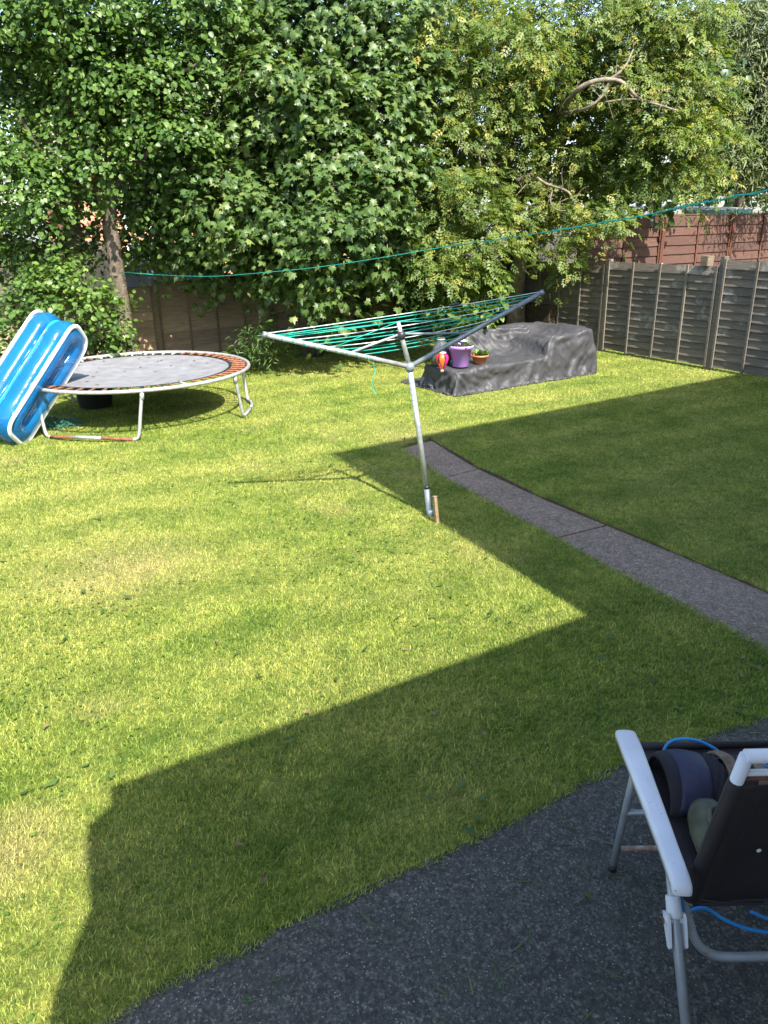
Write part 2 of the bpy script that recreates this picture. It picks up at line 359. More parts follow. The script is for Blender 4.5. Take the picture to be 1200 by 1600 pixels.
# path
path = MB(); pp = [Vector((p.x, p.y, -.13)) for p in PL[1:]]+[Vector((p.x, p.y, -.13)) for p in reversed(PR)]
path_o = tag(MB().prism(pp, (0, 0, .06)).obj('path', M_soil), kind='structure')
def onl(P_, t): i = min(int(t), len(P_)-2); return P_[i].lerp(P_[i+1], t-i)
cuts = [(G(620, 698), G(676, 684)), (G(688, 744), G(750, 728)), (G(860, 838), G(950, 816)), (G(1195, 1014), G(1334, 974)), (G(1478, 1158), G(1664, 1112))]
for i in range(4):
    (a0, b0), (a1, b1) = cuts[i], cuts[i+1]
    t = (a1-a0).normalized()*.012
    L = [a0+t]; Rr = [b0+t]
    for k in range(1, 9):
        L.append(a0.lerp(a1, k/9)); Rr.append(b0.lerp(b1, k/9))
    L.append(a1-t); Rr.append(b1-t)
    poly = L+Rr[::-1]
    poly = [Vector((p.x, p.y, -.066+.002*i)) for p in poly]
    poly = [p+Vector((mnoise.noise(p*9)*.008, mnoise.noise(p*9+Vector((5, 0, 0)))*.008, 0)) for p in poly]
    MB().prism(poly, (0, 0, .04)).obj('slab', M_slab, path_o, bevel=.004)

# ---- grass: real blades as one mesh per lawn (nobody could count them)
def blades(name, poly, z0, edge_bias=None):
    polya = poly; P_ = []
    x0, x1 = -9, 8.5; y0, y1 = 1.2, 17
    bands = [(1.2, 2.6, 20000, .72, 1), (2.6, 4.2, 13000, .9, 1), (4.2, 6.5, 8500, 1.25, 0), (6.5, 9.5, 5200, 1.6, 0), (9.5, 16.5, 2300, 2.2, 0)]
    allv = []; allr = []; simple = []
    for (ya, yb, dens, ws, fine) in bands:
        xa = -(.56*yb+1.2); xb = .56*yb+1.2
        n = int(dens*(xb-xa)*(yb-ya))
        x = rng.uniform(xa, xb, n); y = rng.uniform(ya, yb, n)
        k = in_poly(x, y, polya) & (np.abs(x) < .56*y+1.1); x, y = x[k], y[k]; n = len(x)
        patch = np.sin(x*3.1+np.sin(y*2.3)*1.5)*np.sin(y*2.7+np.sin(x*1.9))*.5+.5
        clump = np.sin(x*23+y*7)*np.sin(y*19-x*11)*.5+.5
        h = rng.uniform(.008, .023, n)*(.7+.35*patch+.35*clump)*(1+.1*(ws-1)); wd = rng.uniform(.0016, .0032, n)*ws
        a = rng.uniform(0, 2*np.pi, n); lean = rng.uniform(.3, 1.35, n)*h
        # mowing leaves the blades combed roughly one way
        la = rng.normal(0.9, 1.5, n)
        dx, dy = np.cos(la)*lean, np.sin(la)*lean; wx, wy = np.cos(a)*wd, np.sin(a)*wd
        zb = np.full(n, z0)
        v = np.empty((n, 5, 3))
        v[:, 0] = np.stack([x-wx, y-wy, zb-.003], 1); v[:, 1] = np.stack([x+wx, y+wy, zb-.003], 1)
        v[:, 2] = np.stack([x-wx*.8+dx*.35, y-wy*.8+dy*.35, zb+h*.6], 1); v[:, 3] = np.stack([x+wx*.8+dx*.35, y+wy*.8+dy*.35, zb+h*.6], 1)
        v[:, 4] = np.stack([x+dx, y+dy, zb+h], 1)
        allv.append(v); allr.append(rng.random(n)); simple.append(np.full(n, not fine))
    v = np.concatenate(allv); sm = np.concatenate(simple); r = np.concatenate(allr); n = len(v)
    base = (np.arange(n)*5)[:, None]
    bf, bs_ = base[~sm], base[sm]
    loops = np.concatenate([np.concatenate([bf+np.array([0, 1, 3, 2]), bf+np.array([2, 3, 4])], 1).ravel(), (bs_+np.array([0, 1, 4])).ravel()])
    totals = np.concatenate([np.tile([4, 3], len(bf)), np.full(len(bs_), 3)])
    starts = np.concatenate([[0], np.cumsum(totals)[:-1]])
    me = raw_mesh(name, v.reshape(-1, 3), loops, starts, totals, np.repeat(r, 5), M_blade)
    o = bpy.data.objects.new(name, me); link(o); return o
def raw_mesh(name, v, loops, starts, totals, rnd, m_, smooth=False):
    me = bpy.data.meshes.new(name)
    me.vertices.add(len(v)); me.vertices.foreach_set('co', np.ascontiguousarray(v, np.float32).ravel())
    me.loops.add(len(loops)); me.loops.foreach_set('vertex_index', loops.astype(np.int32))
    me.polygons.add(len(starts)); me.polygons.foreach_set('loop_start', starts.astype(np.int32))
    me.polygons.foreach_set('loop_total', np.asarray(totals, np.int32))
    ca = me.attributes.new('rnd', 'FLOAT_COLOR', 'POINT')
    c = np.ones((len(v), 4), np.float32); c[:, 0] = rnd; ca.data.foreach_set('color', c.ravel())
    me.materials.append(m_); me.update(calc_edges=True)
    if smooth: me.polygons.foreach_set('use_smooth', np.ones(len(starts), bool))
    return me
# small bites let the blades lap over the hard edges
def grown(poly, d):
    c = []
    n = len(poly)
    for i in range(n):
        p = Vector(poly[i]).to_2d(); a = Vector(poly[i-1]).to_2d(); b = Vector(poly[(i+1) % n]).to_2d()
        t = (b-a); t = t.normalized() if t.length > 0 else Vector((1, 0)); nn = Vector((t.y, -t.x))
        q = p+nn*(d+.035*mnoise.noise(Vector((p.x*7, p.y*7, 3)))); c.append((q.x, q.y))
    return c
tag(blades('grass', grown(lawn_left, .026), 0.0), 'short mown grass of the main lawn left of the path', 'grass', kind='stuff')
tag(blades('grass', grown(lawn_right, .005), 0.004), 'short mown grass of the lawn right of the path', 'grass', kind='stuff')

# ---- clover and broad weed leaves flat in the turf, loose clippings on the patio
def flat_leaves(name, pts, size, m_, z=.02, long=1.0, tilt=.5, label=None, cat=None):
    n = len(pts); a = rng.uniform(0, 2*np.pi, n); s = rng.uniform(.6, 1.2, n)*size
    T = np.array([[-.5*long, 0], [-.1*long, .38/long], [.5*long, 0], [-.1*long, -.38/long]])
    v = np.zeros((n, 4, 3)); ca, sa = np.cos(a), np.sin(a)
    tz = rng.normal(0, tilt, (n, 2))
    for k, (lx, ly) in enumerate(T):
        v[:, k, 0] = pts[:, 0]+(lx*ca-ly*sa)*s; v[:, k, 1] = pts[:, 1]+(lx*sa+ly*ca)*s
        v[:, k, 2] = pts[:, 2]+z+np.abs(lx*tz[:, 0]+ly*tz[:, 1])*s
    st = np.arange(n)*4
    me = raw_mesh(name, v.reshape(-1, 3), np.arange(n*4), st, np.full(n, 4), np.repeat(rng.random(n), 4), m_)
    o = link(bpy.data.objects.new(name, me)); return tag(o, label, cat, kind='stuff')
n = 16000; cx = rng.uniform(-4.5, 4.5, n); cy = rng.uniform(1.5, 10, n)
k = in_poly(cx, cy, lawn_left) & (np.sin(cx*1.7+2)*np.sin(cy*1.3+1+cx*.6)+rng.normal(0, .35, n) > .35)
flat_leaves('clover', np.stack([cx[k], cy[k], np.zeros(k.sum())], 1), .024, L_fresh, .024, label='pale clover leaves flecking the sunny lawn', cat='clover')
n = 240; cx = rng.uniform(-.8, 2.2, n); cy = rng.uniform(1.35, 3.0, n)
k = in_poly(cx, cy, [(p.x, p.y) for p in patio_poly])
flat_leaves('grass_clippings', np.stack([cx[k], cy[k], np.zeros(k.sum())], 1), .026, L_maple, .003, long=3.2, tilt=.15, label='loose grass clippings scattered on the dark patio', cat='clippings')

# ================================================================= FENCES
def make_fence(root, start, axis, n_panels, pw, heights, rows, bw, board_m, batten_m, post_m, gap=0.05, front=-1, post_top=.04, nb=3, z0=lambda i: 0.0, cap=True, share={}):
    """overlapped horizontal boards between posts; front = side (along the panel normal) the battens stand on"""
    ang = math.atan2(axis.y, axis.x); nrm = Vector((-axis.y, axis.x, 0))*front
    for i in range(n_panels):
        h = heights[i]; bh = (h-gap)/rows; zb = z0(i)+gap
        for r_ in range(rows):
            key = (root.name, r_ % 4)
            b = MB(); L = pw-bw; N = 7
            pts = []
            if key not in share:
                for sgn in (0, 1):
                    for q in range(N+1):
                        x = L*q/N; wob = .009*mnoise.noise(Vector((x*2.3, r_ % 4*3.7, sgn*5.1)))
                        for (yy, zz_) in ((0.030+.006, -.016+wob), (0.014, -.016+wob), (-.004, bh+.006), (.008, bh+.006)):
                            if sgn == 0: pts.append(Vector((x, yy*-front*-1, zz_)))
                n_ = 4; F = []
                for q in range(N):
                    for e in range(4): F.append((q*4+e, q*4+(e+1) % 4, (q+1)*4+(e+1) % 4, (q+1)*4+e))
                F += [(0, 1, 2, 3), (N*4+3, N*4+2, N*4+1, N*4)]
                b.add(pts, F); share[key] = b.mesh('board', board_m)
            o = bpy.data.objects.new('board', share[key]); link(o, root)
            p = start+axis*(i*pw+bw/2)+Z*(zb+r_*bh)
            o.location = p-root.location; o.rotation_euler = (random.gauss(0, .01), random.gauss(0, .0025), ang)
        for q in range(0, nb+2):
            x = i*pw+bw/2+.02+(pw-bw-.04)*q/(nb+1)
            bb = MB().box((-.017, 0, zb-.03), (.017, .022, z0(i)+h+.01), None)
            o = bb.obj('batten', batten_m, root)
            o.location = start+axis*x+nrm*.034-root.location; o.rotation_euler = (0, random.gauss(0, .006), ang + (math.pi if front < 0 else 0))
        if cap:
            o = MB().box((0, -.03, 0), (pw-bw, .03, .018)).obj('capping', batten_m, root)
            o.location = start+axis*(i*pw+bw/2)+Z*(z0(i)+h+.012)-root.location; o.rotation_euler = (0, 0, ang)
    for i in range(n_panels+1):
        h = heights[min(i, n_panels-1)]+post_top+z0(min(i, n_panels-1))
        if i > 0: h = max(h, heights[i-1]+post_top)
        o = MB().box((-bw/2+.003, -.05, -.1), (bw/2-.003, .05, h)).obj('post', post_m, root, bevel=.004)
        o.location = start+axis*(i*pw)-root.location; o.rotation_euler = (random.gauss(0, .012), random.gauss(0, .01), ang)
FR = Vector((.512, -.859, 0)).normalized()
corner = Vector((2.63, 15.46, 0))
st = G(1108, 578); f2 = Vector((st.x, st.y, 0))
fr_start = f2-FR*(2.2*3)
fr = empty('fence', f2); tag(fr, 'grey weathered lap panel fence along the right side of the lawn', 'fence')
make_fence(fr, fr_start, FR, 5, 2.2, [1.42, 1.44, 1.50, 1.60, 1.60], 13, .075, M_board, M_batten, M_batten, gap=.07, front=-1, cap=False)
# wood spacer blocks on top of two posts
for px, py, Y, s_ in ((1121, 417, 11.6, .085),):
    o = MB().box((-.10, -.06, 0), (.05, .06, .14)).obj('post_cap', M_post, fr, bevel=.004); p = AT(px, py, Y); o.location = Vector((f2.x-.12, f2.y+.25, 1.50))-f2; o.rotation_euler = (0, 0, UA)
bs = fr_start.copy(); BL = -Vector((math.cos(R(34)), math.sin(R(34)), 0))
fb = empty('fence', bs+BL*4); tag(fb, 'brown lap panel fence in deep shade under the trees at the back', 'fence')
make_fence(fb, bs, BL, 6, 2.2, [1.38, 1.34, 1.26, 1.2, 1.2, 1.2], 9, .075, M_board_b, M_post, M_post, gap=.05, front=1, cap=True)
# neighbour's red-brown fence on the higher ground beyond
n0 = AT(905, 400, 15.2); n0.z = 0; n0z = .75
bank = MB().prism([Vector((p.x, p.y, -.3)) for p in (n0-U*1-V*.3, n0+U*16-V*.3, n0+U*16+V*14, n0-U*1+V*14)], (0, 0, 1.0))
tag(bank.obj('terrace', M_soil), kind='structure')
fn = empty('fence', n0+Z*.7); tag(fn, 'red brown stained lap fence on higher ground behind the grey fence', 'fence')
make_fence(fn, n0, U, 5, 2.3, [1.50]*5, 8, .10, M_red, M_redpost, M_redpost, gap=.04, front=-1, nb=1, z0=lambda i: .70, cap=True)
for i in (0, 1, 2, 3, 4, 5):  # cream strips paint the sunlit side onto the lower end of each post
    o = MB().box((-.055, -.075, -.75), (.055, -.056, .55 if i % 2 else .28)).obj('lit_post_strip', M_cream, fn, bevel=.004)
    o.location = n0+U*(2.3*i)-V*.012+Z*.75-fn.location; o.rotation_euler = (0, 0, UA)

# ================================================================= FOLIAGE
MAPLE = [(0, 0), (.10, .02), (.34, -.16), (.30, .06), (.52, .20), (.36, .30), (.40, .52), (.20, .46), (.12, .62), (0, .92),
         (-.12, .62), (-.20, .46), (-.40, .52), (-.36, .30), (-.52, .20), (-.30, .06), (-.34, -.16), (-.10, .02)]
def tmpl_maple():
    v = [(x*1.05, y, -.42*abs(x)**1.3-.30*y*y) for x, y in MAPLE]
    v.append((0, .3, .02)); c = len(v)-1; n = len(MAPLE)
    return np.array(v), [(c, i, (i+1) % n) for i in range(n)]
def tmpl_oval(wd=.36, fold=.12):
    v = [(0, 0, 0), (wd, .35, fold), (wd*.75, .75, fold*.7-.05), (0, 1.0, -.12), (-wd*.75, .75, fold*.7-.05), (-wd, .35, fold), (0, .5, -.0)]
    return np.array(v), [(0, 1, 6), (1, 2, 6), (2, 3, 6), (3, 4, 6), (4, 5, 6), (5, 0, 6)]
def tmpl_small():
    return np.array([(0, 0, 0), (.2, .45, .05), (0, 1, -.1), (-.2, .45, .05)]), [(0, 1, 2, 3)]
def tmpl_pinnate(n_=3, wd=.12):
    v = []; f = []
    def leaf(x, y, a, l):
        b = len(v); ca, sa = math.cos(a), math.sin(a)
        for (lx, ly, lz) in ((0, 0, 0), (wd, .45*l, .03), (0, l, -.08), (-wd, .45*l, .03)):
            v.append((x+lx*ca+ly*sa, y-lx*sa+ly*ca, lz-.12*y*y))
        f.append((b, b+1, b+2, b+3))
    for i in range(n_):
        y = .18+.28*i
        leaf(0, y, 1.05, .42); leaf(0, y, -1.05, .42)
    leaf(0, .8, 0, .5)
    return np.array(v), f
def tmpl_willow():
    return np.array([(0, 0, 0), (.09, .3, .02), (.07, .7, 0), (0, 1, -.1), (-.07, .7, 0), (-.09, .3, .02)]), [(0, 1, 2, 3), (0, 3, 4, 5)]
def frames(nrm, tipd):
    nrm = nrm/np.linalg.norm(nrm, axis=1)[:, None]
    y = tipd-nrm*(tipd*nrm).sum(1)[:, None]; y /= np.linalg.norm(y, axis=1)[:, None]+1e-9
    return np.cross(y, nrm), y, nrm
def leaf_cloud(name, P, nrm, tipd, size, tmpl, m_, parent):
    tv, tf = tmpl; n = len(P); k = len(tv); X, Y, N = frames(nrm, tipd)
    v = (X[:, None]*tv[None, :, 0, None]+Y[:, None]*tv[None, :, 1, None]+N[:, None]*tv[None, :, 2, None])*size[:, None, None]+P[:, None]
    lp = np.array([i for f in tf for i in f]); tot = np.array([len(f) for f in tf]); L = len(lp)
    loops = ((np.arange(n)*k)[:, None]+lp).ravel(); s0 = np.concatenate([[0], np.cumsum(tot)[:-1]])
    starts = ((np.arange(n)*L)[:, None]+s0).ravel()
    me = raw_mesh(name, v.reshape(-1, 3), loops, starts, np.tile(tot, n), np.repeat(rng.random(n), k), m_)
    o = link(bpy.data.objects.new(name, me), parent); return tag(o, kind='stuff')
SUNV = -np.array(ldir)
def crown_points(lumps, per_m2, twig=.22, droop=.3, inner=.35):
    """leaves sit on short twigs whose roots are spread over each lump's shell, so the outline stays broken"""
    P = []; N = []; T = []
    for (c, r) in lumps:
        c = np.array(c); area = 4*np.pi*r*r
        ntw = max(6, int(area*per_m2/9))
        d = rng.normal(size=(ntw*2, 3)); d /= np.linalg.norm(d, axis=1)[:, None]
        keep = (d[:, 2] > -.15) | (rng.random(ntw*2) < .22); d = d[keep][:ntw]; ntw = len(d)
        # rough lump: radius changes with direction
        ph = rng.uniform(0, 6, 3)
        rr = r*(.82+.18*np.sin(d[:, 0]*4+ph[0])*np.sin(d[:, 1]*4+ph[1])+.14*np.sin(d[:, 2]*7+ph[2])+rng.normal(0, .07, ntw))
        rr *= np.where(rng.random(ntw) < inner, rng.uniform(.45, .95, ntw), 1)
        root = c+d*rr[:, None]*np.array([1, 1, .85])
        for j in range(9):
            t = (j/8.0)
            side = rng.normal(size=(ntw, 3))*.35
            tw = d+side*.6; tw[:, 2] -= droop*t; 
            q = root+tw*(twig*t)+rng.normal(0, .035, (ntw, 3))
            P.append(q)
            nn = d*.6+np.array([0, -.15, .75])+rng.normal(0, .5, (ntw, 3)); N.append(nn)
            tt = d+rng.normal(0, .7, (ntw, 3)); tt[:, 2] -= .5; T.append(tt)
    return np.concatenate(P), np.concatenate(N), np.concatenate(T)
def lumps_px(L, Y, dy=.5):
    out = []
    for q in L:
        y = Y+rng.uniform(-dy, dy)+(q[3] if len(q) > 3 else 0)
        out.append((AT(q[0], q[1], y), q[2]*y/1200.0))
    return out
def limb(mb, pts, r0, r1, n=8, sub=4):
    pts = smooth_path(pts, sub); k = len(pts)
    for i in range(1, k-1): pts[i] = pts[i]+Vector((mnoise.noise(pts[i]*3), mnoise.noise(pts[i]*3+Vector((9, 0, 0))), mnoise.noise(pts[i]*3+Vector((0, 9, 0)))))*r0*.45
    mb.tube(pts, [r0+(r1-r0)*(i/(k-1))**.8 for i in range(k)], n)
def clip(P, N, T, cond):
    return P[cond], N[cond], T[cond]
def tree(name, label, base, trunk_pts, limbs, lumps, dens, size, tmpl, leaf_m, bark=M_bark, twig=.22, droop=.3, r0=.16, big=0, cat='tree', low=0.15, inner=.35, npart=0, tmplobj=None):
    root = empty(name, base); tag(root, label, cat)
    inv = Matrix.Translation(-Vector(base))
    if trunk_pts:
        mb = MB(); limb(mb, trunk_pts, r0, r0*.5, 12); o = mb.obj('trunk', bark, root, smooth=True); o.matrix_parent_inverse = inv
    for (pts, a, b) in limbs:
        mb = MB()
        if bark is M_bark_l:
            if a < .08: a, b = a*.72, b*.6; pts = [p+Vector((0, .30, 0)) for p in pts]
            rs_ = random.Random(int(a*1e4)+len(pts))
            for p, q in zip(pts[:-1], pts[1:]):
                for _ in range(3):
                    o_ = p.lerp(q, rs_.random()); d_ = Vector((rs_.gauss(0, 1), rs_.gauss(0, .5), rs_.gauss(.2, 1))).normalized()*rs_.uniform(.12, .38)
                    limb(mb, [o_, o_+d_*.5+Vector((0, 0, .03)), o_+d_+Vector((.04, 0, -.02))], max(.005, b*.5), .002, 5, 3)
        limb(mb, pts, a, b, 8); o = mb.obj('branch', bark, root, smooth=True); o.matrix_parent_inverse = inv
    P, N, T = crown_points(lumps, dens, twig, droop, inner)
    k = P[:, 2] > low; P, N, T = P[k], N[k], T[k]
    sz = (.5+.75*rng.beta(2, 2, len(P)))*size
    if npart:
        # the leaves that show largest: nearest the camera side of the crown
        dcam = np.linalg.norm(P-np.array([0, 0, 2.2]), axis=1)+rng.normal(0, .5, len(P))
        vis = (np.abs(P[:, 0])/P[:, 1] < .5) & (P[:, 2] < 4.8)
        dcam[~vis] = 99
        idx = np.argsort(dcam)[:npart]; tv, tf = tmpl
        me = MB().add(tv, tf).mesh('leaf', leaf_m)
        X, Y, Nn = frames(N[idx], T[idx])
        for q, i in enumerate(idx):
            o = bpy.data.objects.new('leaf', me); link(o, root)
            Mx = Matrix(((X[q][0], Y[q][0], Nn[q][0], P[i][0]), (X[q][1], Y[q][1], Nn[q][1], P[i][1]), (X[q][2], Y[q][2], Nn[q][2], P[i][2]), (0, 0, 0, 1)))
            o.matrix_local = inv @ Mx @ Matrix.Scale(sz[i], 4)
        keep = np.ones(len(P), bool); keep[idx] = False; P, N, T, sz = P[keep], N[keep], T[keep], sz[keep]
    o = leaf_cloud('foliage', P, N, T, sz, tmpl, leaf_m, root); o.matrix_parent_inverse = inv
    return root

# left tree: glossy rounded leaves, two dark stems
LT = [(-60, 60, 90), (20, 20, 70), (75, 110, 62, -.4), (130, 30, 80), (215, 60, 80), (300, 30, 75), (150, 130, 70), (235, 150, 70), (310, 120, 60), (30, 170, 48),
      (-20, 250, 70), (40, 285, 48, -.4), (120, 200, 58), (190, 215, 60, -.4), (270, 225, 58), (15, 350, 50, -.5), (70, 330, 42, -.6), (-50, 380, 60), (232, 300, 44), (225, 355, 36),
      (250, 340, 40), (150, 265, 46, .1), (140, 330, 34, .3), (150, 385, 30, .3), (205, 400, 30, .1), (50, 410, 34, .2), (100, 290, 36, 0), (95, 395, 34), (20, 415, 26), (215, 180, 60, -.5), (290, 280, 44)]
LT2 = [(60, 470, 36, -1.2), (100, 445, 40, -1.2), (140, 480, 32, -1.2), (110, 490, 30, -1.3), (165, 500, 24, -1.2), (30, 500, 30, -1.0), (25, 545, 36, -1.1), (75, 455, 30, -1.0), (170, 530, 30, -1.0), (140, 545, 34, -1.0), (180, 470, 18, -1)]
lb = Vector((-4.75, 12.4, 0))
s1, s2 = AT(118, 470, 12.2), AT(186, 470, 12.0); s1.z = s2.z = 0
tree('tree', 'tree with glossy rounded leaves at the left edge above the paddling pool', s1,
     [s1, AT(116, 400, 12.2), AT(112, 330, 12.2), AT(108, 200, 12.1), AT(100, 40, 12)],
     [([s2, AT(180, 400, 12), AT(172, 330, 12), AT(176, 240, 12), AT(190, 60, 12)], .14, .06), ([AT(112, 330, 12.2), AT(70, 250, 11.9), AT(30, 180, 11.6)], .06, .02),
      ([AT(172, 300, 12), AT(230, 240, 11.7), AT(290, 200, 11.4)], .06, .02), ([AT(116, 400, 12.2), AT(60, 440, 11.9), AT(0, 425, 11.8)], .04, .015),
      ([AT(176, 240, 12), AT(240, 140, 11.8), AT(310, 100, 11.5)], .05, .02)],
     lumps_px(LT, 12.0, .8), 330, .085, tmpl_oval(.42, .10), L_gloss, r0=.16, twig=.26, npart=140)
tree('shrub', 'leafy glossy green shrub behind the blue paddling pool', AT(110, 560, 11.0)*Vector((1, 1, 0)) if False else Vector((AT(110, 560, 11.0).x, 11.0, 0)), [Vector((AT(110, 560, 11).x, 11, 0)), AT(112, 500, 11), AT(115, 450, 11)], [([AT(112, 500, 11), AT(60, 470, 10.9)], .02, .008), ([AT(112, 500, 11), AT(165, 490, 10.9)], .02, .008)],
     lumps_px(LT2, 12.0, .2), 360, .078, tmpl_oval(.42, .10), L_gloss, r0=.04, cat='shrub', npart=80)
# sycamore in the middle, its boughs hanging in front of the back fence
SY = [(365, 20, 60), (440, 50, 66, -.2), (520, 40, 66, -.2), (590, 90, 62, -.4), (620, 20, 50), (360, 130, 64), (440, 150, 66, -.4), (520, 170, 66, -.5), (600, 180, 56, -.4), (645, 130, 44), (380, 220, 64, -.2),
      (300, 310, 58, -.2), (355, 320, 64, -.3), (440, 250, 66, -.6), (530, 260, 62, -.8), (610, 270, 54, -.6), (290, 380, 40), (350, 385, 50, -.1), (430, 350, 66, -.8), (510, 350, 62, -1.1), (590, 345, 48, -.9),
      (420, 405, 50, -.2), (490, 415, 44, -.9), (555, 405, 42, -1.2), (350, 420, 34), (430, 440, 32), (522, 470, 22, -1.4), (527, 498, 17, -1.5), (610, 415, 40, -.6), (650, 340, 40, -.5), (300, 340, 40, .4), (480, 440, 38, -.1), (600, 430, 38, .2), (650, 420, 40, .3), (262, 405, 26, .4)]
sb = Vector((AT(480, 450, 13.3).x, 13.6, 0))
tree('sycamore_tree', 'large sycamore with broad lobed leaves hanging over the back fence behind the rotary dryer', sb,
     [sb, sb+Vector((-.05, 0, 1.5)), AT(470, 250, 13.2), AT(480, 60, 13)],
     [([sb+Vector((0, 0, 1.2)), AT(400, 330, 12.7), AT(330, 290, 12.4)], .08, .02), ([sb+Vector((0, 0, 1.6)), AT(540, 330, 12.4), AT(600, 260, 12)], .08, .02),
      ([AT(470, 250, 13.2), AT(420, 150, 12.6), AT(370, 80, 12.3)], .06, .02), ([AT(470, 250, 13.2), AT(550, 120, 12.6), AT(600, 60, 12.3)], .06, .02), ([AT(480, 380, 13.2), AT(510, 430, 12), AT(525, 480, 11.3)], .04, .01)],
     lumps_px(SY, 12.8, .7), 190, .132, tmpl_maple(), L_maple, r0=.2, twig=.34, droop=.75, npart=280)
# elder at the right with grey gnarled limbs
EL = [(680, 70, 66), (745, 60, 66), (810, 90, 60), (700, 150, 60, -.3), (770, 150, 56), (860, 60, 60), (930, 40, 62), (1000, 60, 62), (1060, 60, 60), (650, 200, 44, -.2), (700, 230, 48, -.3), (760, 225, 42), (830, 190, 50, .3),
      (1010, 150, 60), (1070, 150, 54), (1100, 215, 42), (1040, 230, 58), (980, 230, 50), (930, 190, 50, .5), (1060, 285, 42), (990, 290, 46), (940, 290, 42, .2), (880, 250, 44, .4), (1010, 120, 50, -.3), (905, 110, 45, .4),
      (680, 310, 46, -.8), (735, 310, 44, -.9), (700, 370, 52, -1.0), (755, 380, 44, -1.0), (660, 390, 40, -.8), (775, 340, 34, -.8), (720, 425, 36, -1.0), (680, 430, 34, -.9), (640, 330, 34, -.6),
      (850, 330, 32, -.2), (880, 370, 34, -.3), (915, 350, 36, -.4), (905, 385, 26, -.4), (870, 405, 20, -.4), (940, 345, 22, -.4), (820, 360, 26, .2), (835, 290, 30, .2), (800, 270, 36, .5), (850, 130, 50, .5)]
eb = Vector((AT(816, 410, 14.6).x, 14.9, 0))
lim = [([AT(815, 400, 14.6), AT(790, 330, 14.2), AT(786, 275, 14.1), AT(800, 200, 14.2)], .14, .07),
       ([AT(820, 395, 14.5), AT(850, 330, 14.3), AT(870, 260, 14.3), AT(880, 175, 13.9)], .09, .05),
       ([AT(880, 175, 13.2), AT(905, 140, 12.4), AT(940, 122, 12.2), AT(980, 122, 12.2), AT(1005, 145, 12.15), AT(1030, 155, 12.1), AT(1070, 168, 12.1)], .07, .02),
       ([AT(880, 174, 13.0), AT(925, 165, 12.3), AT(950, 145, 12.2), AT(962, 122, 12.2)], .045, .02),
       ([AT(960, 122, 12.2), AT(985, 100, 12.2), AT(1000, 70, 12.3)], .04, .015),
       ([AT(955, 155, 12.2), AT(1000, 150, 12.1), AT(1040, 155, 12.1)], .025, .01),
       ([AT(812, 282, 13.0), AT(835, 272, 12.9), AT(860, 286, 12.8), AT(895, 298, 12.7), AT(905, 318, 12.7), AT(918, 335, 12.7)], .04, .018),
       ([AT(872, 290, 12.8), AT(866, 312, 12.75), AT(874, 326, 12.7), AT(890, 329, 12.7)], .018, .008),
       ([AT(838, 275, 12.9), AT(825, 290, 12.8), AT(810, 306, 12.75)], .016, .006),
       ([AT(786, 300, 13.0), AT(765, 240, 12.2), AT(752, 233, 12.1), AT(735, 234, 12.1)], .035, .02),
       ([AT(752, 240, 12.1), AT(754, 255, 12.1), AT(751, 272, 12.1)], .022, .012),
       ([AT(786, 290, 12.8), AT(730, 262, 12.2), AT(700, 275, 12.1)], .018, .007),
       ([AT(780, 218, 13), AT(800, 216, 12.9), AT(820, 228, 12.9)], .013, .006),
       ([AT(1050, 60, 13), AT(1065, 50, 12.8), AT(1070, 75, 12.7), AT(1088, 95, 12.7)], .02, .01),
       ([AT(700, 155, 12.9), AT(715, 170, 12.8)], .03, .02)]
tree('elder_tree', 'old elder with pale gnarled limbs and fine yellow green leaves over the right fence corner', eb,
     [eb, eb+Vector((-.05, -.1, 1.2)), AT(815, 398, 14.6)], lim,
     lumps_px(EL, 13.4, .6), 165, .145, tmpl_pinnate(3, .11), L_elder, bark=M_bark_l, r0=.2, twig=.34, droop=.5)
# grey green tree at the far right, red-leaved bush below it
GR = [(1210, 190, 60, .2), (1180, 160, 60, .3), (1130, 120, 50, .2), (1195, 275, 30, .3), (1150, 285, 22, .2), (1120, 60, 50, 0), (1100, 130, 44, .4), (1165, 240, 44, 1.2), (1215, 110, 50), (1180, 225, 54, .6), (1150, 200, 54, .8), (1200, 100, 70, .9), (1120, 180, 50, .8), (1220, 230, 60, .7), (1120, 40, 60), (1190, 60, 70), (1150, 130, 60), (1210, 160, 60), (1180, 220, 54), (1130, 240, 40), (1200, 250, 40), (1150, 265, 26), (1110, 275, 22, .5), (1190, 10, 60), (1165, 60, 60)]
gb = Vector((AT(1170, 300, 21).x, 21.3, .7))
tree('tree', 'grey green narrow leaved tree at the far right above the red brown fence', gb, [gb, AT(1165, 200, 20), AT(1160, 60, 19)], [([AT(1165, 200, 17), AT(1130, 140, 16.5)], .05, .02), ([AT(1165, 200, 17), AT(1200, 120, 16.5)], .05, .02)],
     lumps_px(GR, 17.5, .5), 150, .17, tmpl_willow(), L_grey, r0=.16, twig=.4, droop=1.1)
